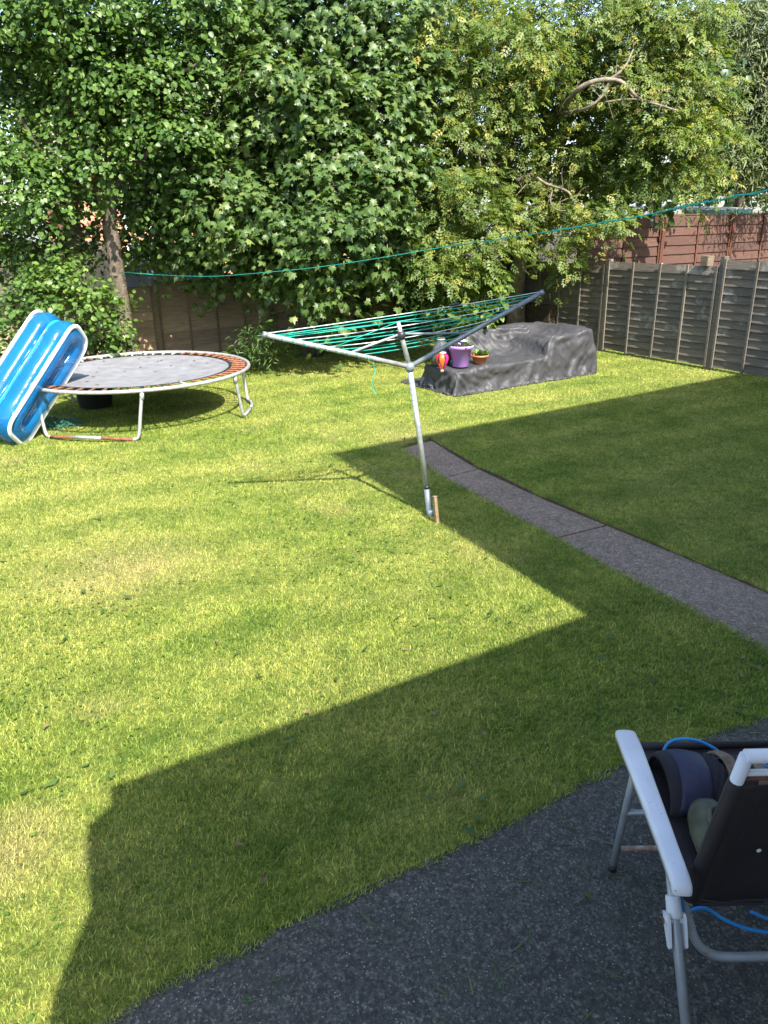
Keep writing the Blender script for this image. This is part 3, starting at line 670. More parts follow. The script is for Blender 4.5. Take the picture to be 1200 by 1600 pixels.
# dark growth that closes the view behind the three trees
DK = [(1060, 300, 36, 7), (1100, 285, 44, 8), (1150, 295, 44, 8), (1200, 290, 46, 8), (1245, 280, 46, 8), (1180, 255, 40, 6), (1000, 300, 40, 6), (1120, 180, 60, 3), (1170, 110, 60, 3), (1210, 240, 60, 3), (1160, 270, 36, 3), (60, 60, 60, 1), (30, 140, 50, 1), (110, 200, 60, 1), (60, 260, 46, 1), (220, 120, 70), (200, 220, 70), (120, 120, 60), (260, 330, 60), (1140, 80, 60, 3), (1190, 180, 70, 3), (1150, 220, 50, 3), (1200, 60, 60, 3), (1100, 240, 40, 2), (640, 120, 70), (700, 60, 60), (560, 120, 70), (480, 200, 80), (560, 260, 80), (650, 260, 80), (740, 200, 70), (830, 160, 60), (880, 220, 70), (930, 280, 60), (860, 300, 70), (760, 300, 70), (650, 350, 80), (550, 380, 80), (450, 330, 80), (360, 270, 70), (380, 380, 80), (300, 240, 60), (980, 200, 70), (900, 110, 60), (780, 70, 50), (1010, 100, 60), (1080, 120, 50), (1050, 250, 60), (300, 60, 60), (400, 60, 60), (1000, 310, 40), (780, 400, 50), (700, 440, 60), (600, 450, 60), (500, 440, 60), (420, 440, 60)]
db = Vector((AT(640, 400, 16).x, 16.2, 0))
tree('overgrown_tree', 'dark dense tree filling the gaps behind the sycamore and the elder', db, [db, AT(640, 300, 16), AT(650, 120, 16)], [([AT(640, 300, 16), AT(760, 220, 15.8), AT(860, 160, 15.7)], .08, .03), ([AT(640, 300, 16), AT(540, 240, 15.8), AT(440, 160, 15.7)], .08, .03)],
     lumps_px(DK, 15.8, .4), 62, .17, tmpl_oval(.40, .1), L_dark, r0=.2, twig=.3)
# broad fresh leaves by the sofa, weeds along the fence foot
FL = [(735, 450, 24), (700, 455, 22), (755, 440, 20), (720, 490, 16, -.4), (740, 500, 18, -.6), (690, 480, 16), (770, 470, 12)]
wb = Vector((AT(735, 500, 12.6).x, 12.6, 0))
tree('shrub', 'bright green long leaved bush behind the covered sofa', wb, [wb, AT(735, 480, 12.6), AT(735, 445, 12.6)], [([wb, AT(715, 490, 12.4), AT(700, 460, 12.4)], .012, .005), ([wb, AT(755, 480, 12.5), AT(760, 445, 12.5)], .012, .005)],
     lumps_px(FL, 12.6, .15), 330, .17, tmpl_oval(.26, .08), L_fresh, r0=.015, cat='shrub', twig=.2, npart=60)
WD = [(395, 535, 22), (415, 520, 16), (375, 550, 14), (430, 545, 14), (405, 555, 16)]
wb = Vector((AT(405, 570, 11.9).x, 11.9, 0))
tree('weed_clump', 'leafy weeds growing at the foot of the back fence right of the trampoline', wb, [wb, wb+Vector((0, 0, .3)), wb+Vector((.05, 0, .5))], [],
     lumps_px(WD, 11.9, .15), 420, .12, tmpl_willow(), L_maple, r0=.008, cat='weeds', twig=.25, droop=1.0)
WD2 = [(60, 560, 30), (20, 590, 30), (170, 560, 20), (200, 545, 16), (110, 590, 26), (200, 575, 12), (30, 620, 18), (150, 585, 20)]
wb = Vector((AT(80, 600, 10.9).x, 10.9, 0))
tree('weed_clump', 'dark low bushes filling the corner behind pool and trampoline', wb, [wb, wb+Vector((0, 0, .3)), wb+Vector((.05, 0, .5))], [],
     lumps_px(WD2, 10.9, .15), 240, .09, tmpl_oval(.3, .08), L_gloss, r0=.008, cat='weeds', twig=.25, droop=.6)

# ================================================================= BEYOND THE FENCES
def mat_brick():
    m, nt, p = newmat('brick_wall')
    tc = nt.nodes.new('ShaderNodeTexCoord').outputs['Object']
    mp = nt.nodes.new('ShaderNodeMapping'); mp.inputs['Rotation'].default_value = (R(90), 0, 0); nt.links.new(tc, mp.inputs[0])
    b = nt.nodes.new('ShaderNodeTexBrick'); b.inputs['Scale'].default_value = 4.4; b.inputs['Color1'].default_value = (.42, .17, .09, 1); b.inputs['Color2'].default_value = (.52, .24, .13, 1); b.inputs['Mortar'].default_value = (.40, .34, .28, 1)
    nt.links.new(mp.outputs[0], b.inputs[0]); nt.links.new(b.outputs[0], p.inputs['Base Color']); p.inputs['Roughness'].default_value = .9
    return m
M_brick = mat_brick()
M_pvc = mat('white_pvc', (.78, .78, .77), 5, .4)
M_glass = mat('window_glass', (.03, .035, .04), 3, .08)
M_roof2 = mat('weathered_roof_tiles', [(.3, (.16, .12, .11)), (.7, (.27, .21, .19))], 9, .85, bump=.8, bscale=12, bdist=.03, stretch=(1, 1, 6))
hb = Vector((AT(400, 350, 22).x, 22, 0)); hh = empty('brick_house', hb, R(20)); tag(hh, 'orange brick house with tiled roof glimpsed behind the left trees', 'house')
MB().box((-5.2, -.2, 0), (4.6, 6, 3.5)).obj('wall', M_brick, hh)
rf = MB(); rf.prism([(-5.5, -.5, 3.45), (-5.5, -.5, 3.53), (-5.5, 2.9, 6.5), (-5.5, 6.3, 3.53), (-5.5, 6.3, 3.45)], (10.4, 0, 0)).obj('roof', M_roof2, hh)
for x, z in ((-3.4, .9), (.2, .9), (2.6, .9), (-3.4, 2.1), (1.4, 2.1)):
    wf = MB()
    for (a, b_) in (((0, 0), (1.1, .06)), ((0, .84), (1.1, .9)), ((0, .06), (.06, .84)), ((1.04, .06), (1.1, .84)), ((.52, .06), (.58, .84))):
        wf.box((x+a[0], -.25, z+a[1]), (x+b_[0], -.203, z+b_[1]))
    w_ = wf.obj('window', M_pvc, hh); MB().box((x+.01, -.235, z+.01), (x+1.09, -.205, z+.89)).obj('pane', M_glass, w_)
MB().tube([(-2.0, -.28, 0), (-2.0, -.28, 3.4)], .04, 8).obj('downpipe', M_pvc, hh, smooth=True)
MB().tube([(-5.4, -.56, 3.45), (4.8, -.56, 3.45)], .06, 8).obj('gutter', M_pvc, hh, smooth=True)
# grey flat-roofed shed
q = AT(212, 430, 15); sh = empty('shed', (q.x+.3, 15.6, 0), UA); tag(sh, 'grey flat roofed shed behind the brown fence, right of the left tree stems', 'shed')
M_shed = mat('grey_shed_paint', [(.3, (.26, .28, .32)), (.7, (.34, .36, .40))], 4, .7)
MB().box((-.9, -.5, 0), (.9, 1.3, 1.52)).obj('wall', M_shed, sh); MB().box((-1.0, -.6, 1.523), (1.0, 1.4, 1.60)).obj('roof', mat('pale_felt', (.45, .45, .46), 10, .9), sh)
MB().box((.35, -.52, .1), (.85, -.503, 1.4)).obj('door', M_pvc, sh)
# pale slatted fence at the far left
tf = empty('slatted_fence', (-7.2, 15, 0), 0); tag(tf, 'pale sunlit close boarded fence glimpsed at the left edge behind the tree', 'fence')
M_pale = mat_wood('pale_pine', [(.3, (.42, .33, .22)), (.7, (.58, .48, .34))])
slm = MB().box((0, 0, 0), (.115, .02, 1.95)).mesh('board', M_pale)
for i in range(30):
    o = link(bpy.data.objects.new('board', slm), tf); o.location = (-1.4+i*.12, (i % 2)*.012, 0)
MB().box((-1.45, .034, .5), (2.2, .08, .58)).obj('rail', M_pale, tf); MB().box((-1.45, .034, 1.5), (2.2, .08, 1.58)).obj('rail', M_pale, tf)
# shed with green gutter above the red fence
q = AT(1118, 320, 19.5); s2_ = empty('shed', (q.x, 19.5, .7), UA); tag(s2_, 'shed with pale sheet roof and green fascia showing above the red brown fence', 'shed')
MB().box((-1.2, 0, 0), (1.1, 2.2, 1.5)).obj('wall', M_redpost, s2_)
MB().prism([(-1.3, -.2, 1.62), (-1.3, -.2, 1.65), (-1.3, 2.4, 1.76), (-1.3, 2.4, 1.73)], (2.5, 0, 0)).obj('roof', M_pvc, s2_)
MB().box((-1.28, -.19, 1.50), (1.18, -.15, 1.615)).obj('fascia', mat('green_paint', (.10, .33, .25), 5, .6), s2_)
q = AT(1190, 318, 21); s3_ = empty('garage', (q.x+1.3, 21, .7), UA); tag(s3_, 'low white roofed garage behind the red brown fence at the right edge', 'garage')
MB().box((-1.6, 0, 0), (1.6, 2.6, 1.25)).obj('wall', M_wall, s3_); MB().box((-1.75, -.15, 1.253), (1.75, 2.8, 1.40)).obj('roof', M_pvc, s3_)

# ================================================================= TRAMPOLINE
TC = Vector((-2.98, 9.42, 0)); TR = 1.34; TZ = .545
tr = empty('trampoline', TC); tag(tr, 'round trampoline with grey mat, rusty springs and galvanised frame', 'trampoline')
ring = [(TR*math.cos(2*math.pi*i/72), TR*math.sin(2*math.pi*i/72), TZ) for i in range(73)]
MB().tube(ring, .022, 10, cap=False).obj('frame', M_galv, tr, smooth=True)
mb = MB(); n = 64; v = [(0, 0, TZ-.05)]
for rr_ in (.3, .6, .85, 1.0):
    v += [(1.13*rr_*math.cos(2*math.pi*i/n), 1.13*rr_*math.sin(2*math.pi*i/n), TZ-.05*(1-rr_**2)+.002) for i in range(n)]
f = [(0, 1+i, 1+(i+1) % n) for i in range(n)]
for k_ in range(3): f += [(1+k_*n+i, 1+(k_+1)*n+i, 1+(k_+1)*n+(i+1) % n, 1+k_*n+(i+1) % n) for i in range(n)]
o = mb.add(v, f).obj('mat', M_matf, tr, smooth=True)
mb = MB()
for k_ in range(72):
    a0, a1 = 2*math.pi*k_/72, 2*math.pi*(k_+1)/72
    mb.add([(r_*math.cos(a), r_*math.sin(a), TZ+.004) for a in (a0, a1) for r_ in (1.095, 1.135)], [(0, 1, 3, 2)])
mb.obj('edge_band', M_blackp, tr)
mseam = MB().box((-1.1, -.006, TZ-.045), (1.1, .006, TZ-.040)); 
def spring_mesh(m_):
    b = MB(); L = .155; N = 40; pts = [(i/N*L, .011*math.cos(i*1.9), .011*math.sin(i*1.9)) for i in range(N+1)]
    b.tube([(0-.02, 0, 0), (0, 0, 0)], .004, 4); b.tube([(L, 0, 0), (L+.03, 0, 0)], .004, 4)
    b.lathe([(.004, 0), (.0135, .006), (.0115, .03), (.0135, .04), (.0115, .06), (.0135, .075), (.0115, .09), (.0135, .11), (.0115, .13), (.0135, .149), (.004, .155)], n=8, M=Matrix.Rotation(R(90), 4, 'Y'))
    return b.mesh('spring', m_, True)
sm_ = [spring_mesh(M_rust), spring_mesh(M_whitesteel), spring_mesh(M_blackp)]
for i in range(54):
    a = 2*math.pi*(i+.5)/54
    right = math.cos(a-R(5)) > .25 or math.sin(a) < -.2
    k_ = 0 if (random.random() < (.82 if right else .35)) else 1
    if not right and random.random() < .25: k_ = 2
    o = link(bpy.data.objects.new('spring', sm_[k_]), tr); o.location = (1.145*math.cos(a), 1.145*math.sin(a), TZ+.004); o.rotation_euler = (0, 0, a)
# legs: three W frames, each two uprights and a foot bar
def leg(a0, a1, rusty):
    pts = lambda r_, z, a: Vector((r_*math.cos(a), r_*math.sin(a), z))
    for a in (a0, a1):
        s_ = 1 if a == a0 else -1
        MB().tube(smooth_path([pts(TR-.01, TZ-.02, a+s_*R(-4)), pts(TR+.0, .3, a+s_*R(-2.2)), pts(TR+.01, .06, a-s_*R(.2)), pts(TR, .02, a+s_*R(2.5))], 5), .019, 9).obj('leg', M_galv, tr, smooth=True)
        MB().tube([pts(TR-.01, TZ-.10, a-s_*R(3.6)), pts(TR-.01, TZ-.02, a-s_*R(4))], .024, 9).obj('leg_socket', M_galv, tr, smooth=True)
    n_ = 9; A = [a0+R(2.5)+(a1-a0-R(5))*i/n_ for i in range(n_+1)]
    P_ = [pts(TR, .02+.035*math.sin(math.pi*i/n_), A[i]) for i in range(n_+1)]
    b = MB().tube(P_[:4], .0185, 9).obj('foot_bar', M_rust if rusty else M_grey2, tr, smooth=True)
    MB().tube(P_[3:7], .018, 9).obj('foot_bar', M_galv, tr, smooth=True)
    MB().tube(P_[6:], .0185, 9).obj('foot_bar', M_rust if rusty else M_grey2, tr, smooth=True)
leg(R(-124), R(-76), True); leg(R(-15), R(27), False); leg(R(106), R(148), False)
# dry leaves on the mat
n = 22; aa = rng.uniform(0, 6.28, n); rr_ = 1.0*np.sqrt(rng.random(n))
M_dry = mat('dry_leaf', [(.3, (.08, .045, .02)), (.7, (.22, .14, .07))], 20, .8)
flat_leaves('fallen_leaves', np.stack([TC.x+rr_*np.cos(aa), TC.y+rr_*np.sin(aa), TZ-.05*(1-(rr_/1.13)**2)], 1), .05, M_dry, .006, tilt=.3, label='dry fallen leaves lying on the trampoline mat', cat='leaves')
# black tub under it
q = G(132, 640); tb = empty('tub', (q.x+.1, q.y+.15, 0)); tag(tb, 'round black plastic tub standing under the trampoline', 'tub')
MB().lathe([(.17, 0), (.20, .02), (.235, .26), (.25, .27), (.25, .29), (.225, .29), (.19, .04), (.0, .035)], n=28, cap=False).obj('body', M_blackp, tb, smooth=True)
MB().tube([(.245*math.cos(t_), .245*math.sin(t_), .285) for t_ in [2*math.pi*i/28 for i in range(29)]], .013, 6, cap=False).obj('rim', M_blackp, tb, smooth=True)

# ================================================================= PADDLING POOL
def mat_vinyl(name, col, trans, rough=.12, alpha=.9):
    m, nt, p = newmat(name)
    nt.links.new(ramp(nt, noise(nt, 3, 4), [(.3, tuple(c*.8 for c in col)), (.7, col)]), p.inputs['Base Color'])
    p.inputs['Roughness'].default_value = rough; p.inputs['Transmission Weight'].default_value = trans; p.inputs['IOR'].default_value = 1.15
    p.inputs['Coat Weight'].default_value = .8; p.inputs['Coat Roughness'].default_value = .1; p.inputs['Alpha'].default_value = alpha
    nt.links.new(bumpn(nt, noise(nt, 5, 3, stretch=(1, 1, 3)), .35, .03), p.inputs['Normal'])
    return m
M_blue = mat_vinyl('clear_blue_vinyl', (.008, .17, .45), .25, alpha=.76)
M_dblue = mat_vinyl('dark_blue_vinyl', (.005, .09, .30), .1, alpha=.92)
M_cyan = mat_vinyl('cyan_seam', (.03, .42, .68), 0, alpha=1)
M_wvin = mat('white_vinyl', (.72, .74, .76), 5, .3)
pool_base = Vector((-4.22, 8.22, 0))
pl = empty('paddling_pool', pool_base); tag(pl, 'blue and white inflatable paddling pool propped on end against the trampoline', 'paddling pool')
pa = Vector((.56, .80, .98)).normalized(); pc = Vector((.95, .05, .0)); pc = (pc-pa*pc.dot(pa)).normalized(); pbv = pa.cross(pc)
if pbv.x < 0: pbv = -pbv
LN, WN = 1.24, .31
def rr_path(inset, off, n_=10):
    """rounded rectangle in the (pa, pbv) plane"""
    l0, l1, w0, w1 = inset, LN-inset, inset, WN-inset; rad = .145
    P_ = []
    for (cl, cw, a0) in ((l1-rad, w1-rad, 0), (l0+rad, w1-rad, 90), (l0+rad, w0+rad, 180), (l1-rad, w0+rad, 270)):
        for i in range(n_+1):
            a = R(a0+90*i/n_); l = cl+rad*math.cos(a); w__ = cw+rad*math.sin(a)
            P_.append(pa*l+pbv*w__+pc*off)
    sub = []
    for i in range(len(P_)):
        a, b = P_[i], P_[(i+1) % len(P_)]
        m_ = max(1, int((b-a).length/.07))
        for j in range(m_): sub.append(a.lerp(b, j/m_))
    return sub
def ring_tube(name, off, rc, ra, m_, inset=0.0, amp=.008):
    P_ = rr_path(inset, off); n_ = len(P_); k_ = 16; v = []; f = []
    cen = pa*(LN/2)+pbv*(WN/2)+pc*off
    for i, p in enumerate(P_):
        t = (P_[(i+1) % n_]-P_[i-1]).normalized(); o_ = t.cross(pc).normalized()
        if o_.dot(p-cen) < 0: o_ = -o_
        wr = 1+amp*13*mnoise.noise(p*5+Vector((off*10, 0, 0)))+amp*7*mnoise.noise(p*16)
        for j in range(k_):
            a = 2*math.pi*j/k_; rip = 1+amp*3*mnoise.noise(Vector((i*.9, j*.8, off*9)))
            v.append(p+(o_*math.cos(a)*rc*wr*rip+pc*math.sin(a)*ra))
    for i in range(n_):
        for j in range(k_): f.append((i*k_+j, i*k_+(j+1) % k_, ((i+1) % n_)*k_+(j+1) % k_, ((i+1) % n_)*k_+j))
    return MB().add(v, f).obj(name, m_, pl, smooth=True)
LIFT = Z*.16+Vector((0, .02, 0))
parts = [ring_tube('air_ring', .0, .138, .140, M_blue), ring_tube('air_ring', .235, .138, .140, M_blue),
         ring_tube('seam', .112, .06, .014, M_cyan, -.03), ring_tube('white_band', -.120, .022, .018, M_wvin, -.082), ring_tube('white_band', .345, .024, .020, M_wvin, -.085)]
flo = rr_path(.03, -.12); parts.append(MB().add([p for p in rr_path(.03, -.12)]+[p for p in rr_path(.03, -.105)], [tuple(range(len(flo)))]+[tuple(range(len(flo), 2*len(flo)))[::-1]]).obj('floor', M_dblue, pl))
for t_, off in ((.24, .08), (.33, .20), (.27, .32), (.36, -.02)):
    p = pa*(LN*t_)+pc*off
    q = p+(-pbv)*.127
    parts.append(MB().lathe([(.016, 0), (.018, .01), (.008, .012), (.008, .02)], n=12, M=Matrix.Translation(q) @ (-pbv).to_track_quat('Z', 'Y').to_matrix().to_4x4()).obj('valve', M_wvin, pl, smooth=True))
for o in parts: o.location = LIFT
# green netting crumpled by the pool
q = G(75, 668); nb = MB()
for k_ in range(46):
    c = Vector((q.x+random.uniform(-.22, .3), q.y+random.uniform(-.2, .25), .015)); a = random.uniform(0, 3.1)
    d_ = Vector((math.cos(a), math.sin(a), 0))*random.uniform(.08, .2)
    nb.tube([c-d_, c+Vector((0, 0, random.uniform(.03, .12))), c+d_], .004, 4)
tag(nb.obj('netting', mat('dark_green_net', (.02, .13, .10), 9, .6)), 'crumpled dark green garden netting between the pool and trampoline leg', 'netting')

# ================================================================= ROTARY DRYER
base = G(673, 805); hub = AT(640, 573, 5.74); top = AT(622, 503, 5.75); coll = AT(627, 524, 5.75)
rd = empty('rotary_washing_line', base); tag(rd, 'leaning rotary washing line with two arms of green cord on the lawn', 'washing line')
def rel(mb, name, m_, root, **k):
    o = mb.obj(name, m_, root, **k); o.location = -root.location; return o
jt = base.lerp(hub, .20)
rel(MB().tube([base-Z*.15, jt], .0225, 14), 'lower_pole', M_grey, rd, smooth=True)
rel(MB().tube([jt, hub], .0205, 14), 'upper_pole', M_grey2, rd, smooth=True)
rel(MB().tube([hub, coll, top], [.019, .017, .015], 12), 'inner_pole', M_galv, rd, smooth=True)
rel(MB().tube([jt-(hub-base).normalized()*.012, jt+(hub-base).normalized()*.012], .0245, 14), 'joint_ring', M_blackp, rd, smooth=True)
ax = (hub-base).normalized()
rel(MB().tube([base-Z*.02, base+ax*.05], .03, 14), 'ground_socket', M_grey, rd, smooth=True)
rel(MB().tube([hub-ax*.035, hub-ax*.012, hub+ax*.012, hub+ax*.03], [.026, .036, .036, .024], 14), 'hub', M_grey, rd, smooth=True)
rel(MB().tube([coll-ax*.03, coll-ax*.01, coll+ax*.015, coll+ax*.03], [.022, .032, .032, .02], 14), 'collar', M_blackp, rd, smooth=True)
for k_ in range(5):
    p = hub-ax*(.12+.045*k_); rel(MB().tube([p, p+ax*.004], .0212, 12), 'height_notch', M_grey, rd, smooth=True)
LT_ = G(415, 523, 1.475); RT_ = G(845, 458, 1.645)
hl = hub+(LT_-hub).normalized()*.03; hr = hub+(RT_-hub).normalized()*.03
rel(MB().tube([hl, LT_], .0175, 12), 'arm', M_galv, rd, smooth=True)
rel(MB().tube([hr, RT_], .018, 12), 'arm', M_grey, rd, smooth=True)
for T_ in (LT_, RT_):
    d_ = (T_-hub).normalized(); rel(MB().tube([T_-d_*.01, T_+d_*.02], .0205, 12), 'end_cap', M_grey, rd, smooth=True)
rel(MB().tube([coll+(LT_-hub)*.02, hub.lerp(LT_, .42)+Z*.012], .009, 8), 'strut', M_galv, rd, smooth=True)
rel(MB().tube([coll+(RT_-hub)*.02, hub.lerp(RT_, .42)+Z*.012], .009, 8), 'strut', M_grey, rd, smooth=True)
# cords between the arms: each row its own
rows_ = [.985, .93, .87, .80, .73, .66, .58, .50, .42, .34]
for i, s_ in enumerate(rows_):
    a = hub.lerp(LT_, s_)+Z*.014; b = hub.lerp(RT_, min(.985, s_*1.0+.01))+Z*.016
    sag = .012+.02*random.random()
    P_ = []
    for k_ in range(15):
        t_ = k_/14; p = a.lerp(b, t_); p = p-Z*(sag*4*t_*(1-t_)); p = p+Vector((0, .035, 0))*math.sin(math.pi*t_)
        P_.append(p)
    rel(MB().tube(P_, .0034, 6), 'cord', M_linew if i in (0, 3, 6) else M_line, rd, smooth=True)
for T_, s_ in ((LT_, .55), (RT_, .62), (LT_, .9)):
    rel(MB().tube([top, hub.lerp(T_, s_)+Z*.016], .003, 6), 'cord', M_line, rd, smooth=True)
# cord wound round the left arm, loose end hanging
P_ = [hub.lerp(LT_, .25+.7*k_/60)+(rx*0+Z*math.cos(k_*1.0)+Vector((.0, 1, 0))*math.sin(k_*1.0))*.021 for k_ in range(61)]
rel(MB().tube(P_, .0028, 5), 'cord', M_line, rd, smooth=True)
h0 = hub.lerp(LT_, .27)
rel(MB().tube(smooth_path([h0, h0+Vector((.01, 0, -.10)), h0+Vector((-.01, .01, -.2)), h0+Vector((.02, 0, -.27))], 4), .003, 5), 'cord', M_line, rd, smooth=True)
t_ = .60; a = hub.lerp(LT_, .985)+Z*.014; b = hub.lerp(RT_, .985)+Z*.016; c = a.lerp(b, .66)+Z*.0+Vector((0, .03, 0))
rel(MB().tube([c-(b-a).normalized()*.04, c+(b-a).normalized()*.04], .011, 8), 'line_tightener', M_blackp, rd, smooth=True)
# wooden stake
q = G(683, 818); sk = empty('stake', q); tag(sk, 'short square wooden stake beside the foot of the rotary washing line', 'stake')
tip = AT(679, 775, q.y+.03)-q; w_ = .013
Mt = Matrix.Translation((0, 0, 0)); ax_ = tip.normalized(); MM = ax_.to_track_quat('Z', 'Y').to_matrix().to_4x4()
MB().box((-.014, -.014, -.1), (.014, .014, tip.length-.012), MM).obj('shaft', mat_wood('stake_wood', [(.3, (.12, .09, .045)), (.7, (.22, .165, .09))]), sk, bevel=.002)
MB().box((-.015, -.015, tip.length-.0115), (.015, .015, tip.length), MM).obj('cut_top', M_batten, sk, bevel=.003)

# ================================================================= LONG WASHING LINE
E0 = Vector((3.22, 1.97)); W0 = Vector((-3.36, 11.5))
def on_line(px, py):
    r = ray(px, py); d = W0-E0
    # (r.xy)*t = E0 + d*s
    det = r.x*(-d.y)-(-d.x)*r.y; t = (E0.x*(-d.y)-(-d.x)*E0.y)/det
    return Vector((0, 0, CAM_H))+r*t
cp_ = [on_line(x, y) for x, y in ((1200, 297), (1090, 318), (1000, 338), (900, 355), (800, 371), (700, 385), (600, 402), (500, 417), (400, 427), (320, 432), (240, 429))]
endp = Vector((E0.x, E0.y, 2.66)); pts_ = smooth_path([endp]+cp_, 10)
wl = empty('clothes_line', (cp_[-1].x, cp_[-1].y, cp_[-1].z)); tag(wl, 'long sagging green clothes line strung from the house to the left tree', 'clothes line')
rel(MB().tube(pts_, .0030, 6), 'cord', M_line, wl, smooth=True)
tw = []
for i, p in enumerate(pts_[:62]): pass
fine = []
for i in range(44):
    for j in range(6): fine.append(pts_[i].lerp(pts_[i+1], j/6))
tw = [p+(Z*math.cos(i*.55)+Vector((0, 1, 0))*math.sin(i*.55))*.0065*(1-i/len(fine)*.6) for i, p in enumerate(fine)]
rel(MB().tube(tw, .0034, 6), 'cord', M_line, wl, smooth=True)
rel(MB().tube([cp_[-1], Vector((AT(186, 425, 12.0))).lerp(cp_[-1], .0)*1.0], .004, 6), 'cord', M_line, wl, smooth=True)

# ================================================================= COVERED SOFA (cloth relaxed over the furniture)
SO = G(712, 621); SO = Vector((SO.x, SO.y, 0)); SL, SD = 2.74, 1.30
FURN = [((.04, 2.70), (.05, .80), .33), ((1.05, 2.68), (.80, 1.24), .36), ((1.0, 2.68), (1.04, 1.26), .66), ((2.46, 2.69), (.05, 1.26), .655),
        ((1.74, 2.50), (.07, .16), .645), ((1.80, 2.50), (.16, 1.1), .55)]
def drape():
    hx, hy, hz = 108, 52, 27; H0 = .70; ox, oy = SL/2, SD/2
    idx = {}; V_ = []; Fc = []
    def vid(x, y, z):
        k = (round(x, 4), round(y, 4), round(z, 4))
        if k not in idx: idx[k] = len(V_); V_.append([x, y, z])
        return idx[k]
    gx = np.linspace(0, SL, hx+1); gy = np.linspace(0, SD, hy+1); gz = np.linspace(0.0, H0, hz+1)
    for i in range(hx):
        for j in range(hy): Fc.append((vid(gx[i], gy[j], H0), vid(gx[i+1], gy[j], H0), vid(gx[i+1], gy[j+1], H0), vid(gx[i], gy[j+1], H0)))
    for k in range(hz):
        for i in range(hx):
            Fc.append((vid(gx[i], 0, gz[k]), vid(gx[i+1], 0, gz[k]), vid(gx[i+1], 0, gz[k+1]), vid(gx[i], 0, gz[k+1])))
            Fc.append((vid(gx[i], SD, gz[k+1]), vid(gx[i+1], SD, gz[k+1]), vid(gx[i+1], SD, gz[k]), vid(gx[i], SD, gz[k])))
        for j in range(hy):
            Fc.append((vid(0, gy[j], gz[k+1]), vid(0, gy[j+1], gz[k+1]), vid(0, gy[j+1], gz[k]), vid(0, gy[j], gz[k])))
            Fc.append((vid(SL, gy[j], gz[k]), vid(SL, gy[j+1], gz[k]), vid(SL, gy[j+1], gz[k+1]), vid(SL, gy[j], gz[k+1])))
    X = np.array(V_, float); F = np.array(Fc)
    E = np.concatenate([F[:, [0, 1]], F[:, [1, 2]], F[:, [2, 3]], F[:, [3, 0]]]); E = np.unique(np.sort(E, 1), axis=0)
    Dg = np.concatenate([F[:, [0, 2]], F[:, [1, 3]]])
    A = np.concatenate([E, Dg]); W = np.concatenate([np.ones(len(E)), np.full(len(Dg), .25)])
    L = np.linalg.norm(X[A[:, 0]]-X[A[:, 1]], axis=1)*np.array([1.03]*len(E)+[1.04]*len(Dg))
    cnt = np.bincount(A[:, 0], weights=W, minlength=len(X))+np.bincount(A[:, 1], weights=W, minlength=len(X))
    r2 = np.random.default_rng(3)
    X += r2.normal(0, .004, X.shape)
    X += np.array([[mnoise.noise(Vector(p)*3.5+Vector((q*7, 0, 0)))*.05 for q in range(3)] for p in X]); prev = X.copy()
    hem = X[:, 2] < .02
    for it in range(330):
        vel = (X-prev)*.96; prev = X.copy(); X = X+vel; X[:, 2] -= .0013
        for s_ in range(5):
            d = X[A[:, 1]]-X[A[:, 0]]; l = np.linalg.norm(d, axis=1)+1e-9
            c = np.where(l > L, (l-L), (l-L)*.3)/l*.5*W; c = d*c[:, None]
            acc = np.zeros_like(X)
            for q in range(3):
                acc[:, q] = np.bincount(A[:, 0], weights=c[:, q], minlength=len(X))-np.bincount(A[:, 1], weights=c[:, q], minlength=len(X))
            X += acc/cnt[:, None]*1.9
            for (bx, by, bz) in FURN:
                e = .006
                ins = (X[:, 0] > bx[0]-e) & (X[:, 0] < bx[1]+e) & (X[:, 1] > by[0]-e) & (X[:, 1] < by[1]+e) & (X[:, 2] < bz+e)
                if not ins.any(): continue
                P_ = X[ins]; dd = np.stack([P_[:, 0]-bx[0]+e, bx[1]+e-P_[:, 0], P_[:, 1]-by[0]+e, by[1]+e-P_[:, 1], bz+e-P_[:, 2]], 1)
                k = dd.argmin(1); m_ = dd[np.arange(len(k)), k]
                P_[k == 0, 0] -= m_[k == 0]; P_[k == 1, 0] += m_[k == 1]; P_[k == 2, 1] -= m_[k == 2]; P_[k == 3, 1] += m_[k == 3]; P_[k == 4, 2] += m_[k == 4]
                X[ins] = P_; 
            X[:, 2] = np.maximum(X[:, 2], .012)
        low = X[:, 2] < .02; prev[low, :2] = X[low, :2]
    # long diagonal creases pulled towards the corners
    deg = np.bincount(E.ravel(), minlength=len(X))
    def smooth(Y, n_):
        for _ in range(n_):
            a = np.zeros_like(Y)
            for q in range(3): a[:, q] = np.bincount(E[:, 0], weights=Y[E[:, 1], q], minlength=len(Y))+np.bincount(E[:, 1], weights=Y[E[:, 0], q], minlength=len(Y))
            Y = Y*.5+.5*a/deg[:, None]
        return Y
    X = smooth(X, 2)
    fn = np.cross(X[F[:, 2]]-X[F[:, 0]], X[F[:, 3]]-X[F[:, 1]]); vn = np.zeros_like(X)
    for q in range(4):
        for c_ in range(3): vn[:, c_] += np.bincount(F[:, q], weights=fn[:, c_], minlength=len(X))
    vn /= np.linalg.norm(vn, axis=1)[:, None]+1e-9
    cen = np.array([1.4, .6, .2]); vn *= np.sign(((X-cen)*vn).sum(1))[:, None] if False else 1
    vn = smooth(vn, 1)
    pk = (1.74, .0, .64); rc = (2.70, .0, .66); bl = (1.0, 1.2, .68); lc = (.04, .04, .33)
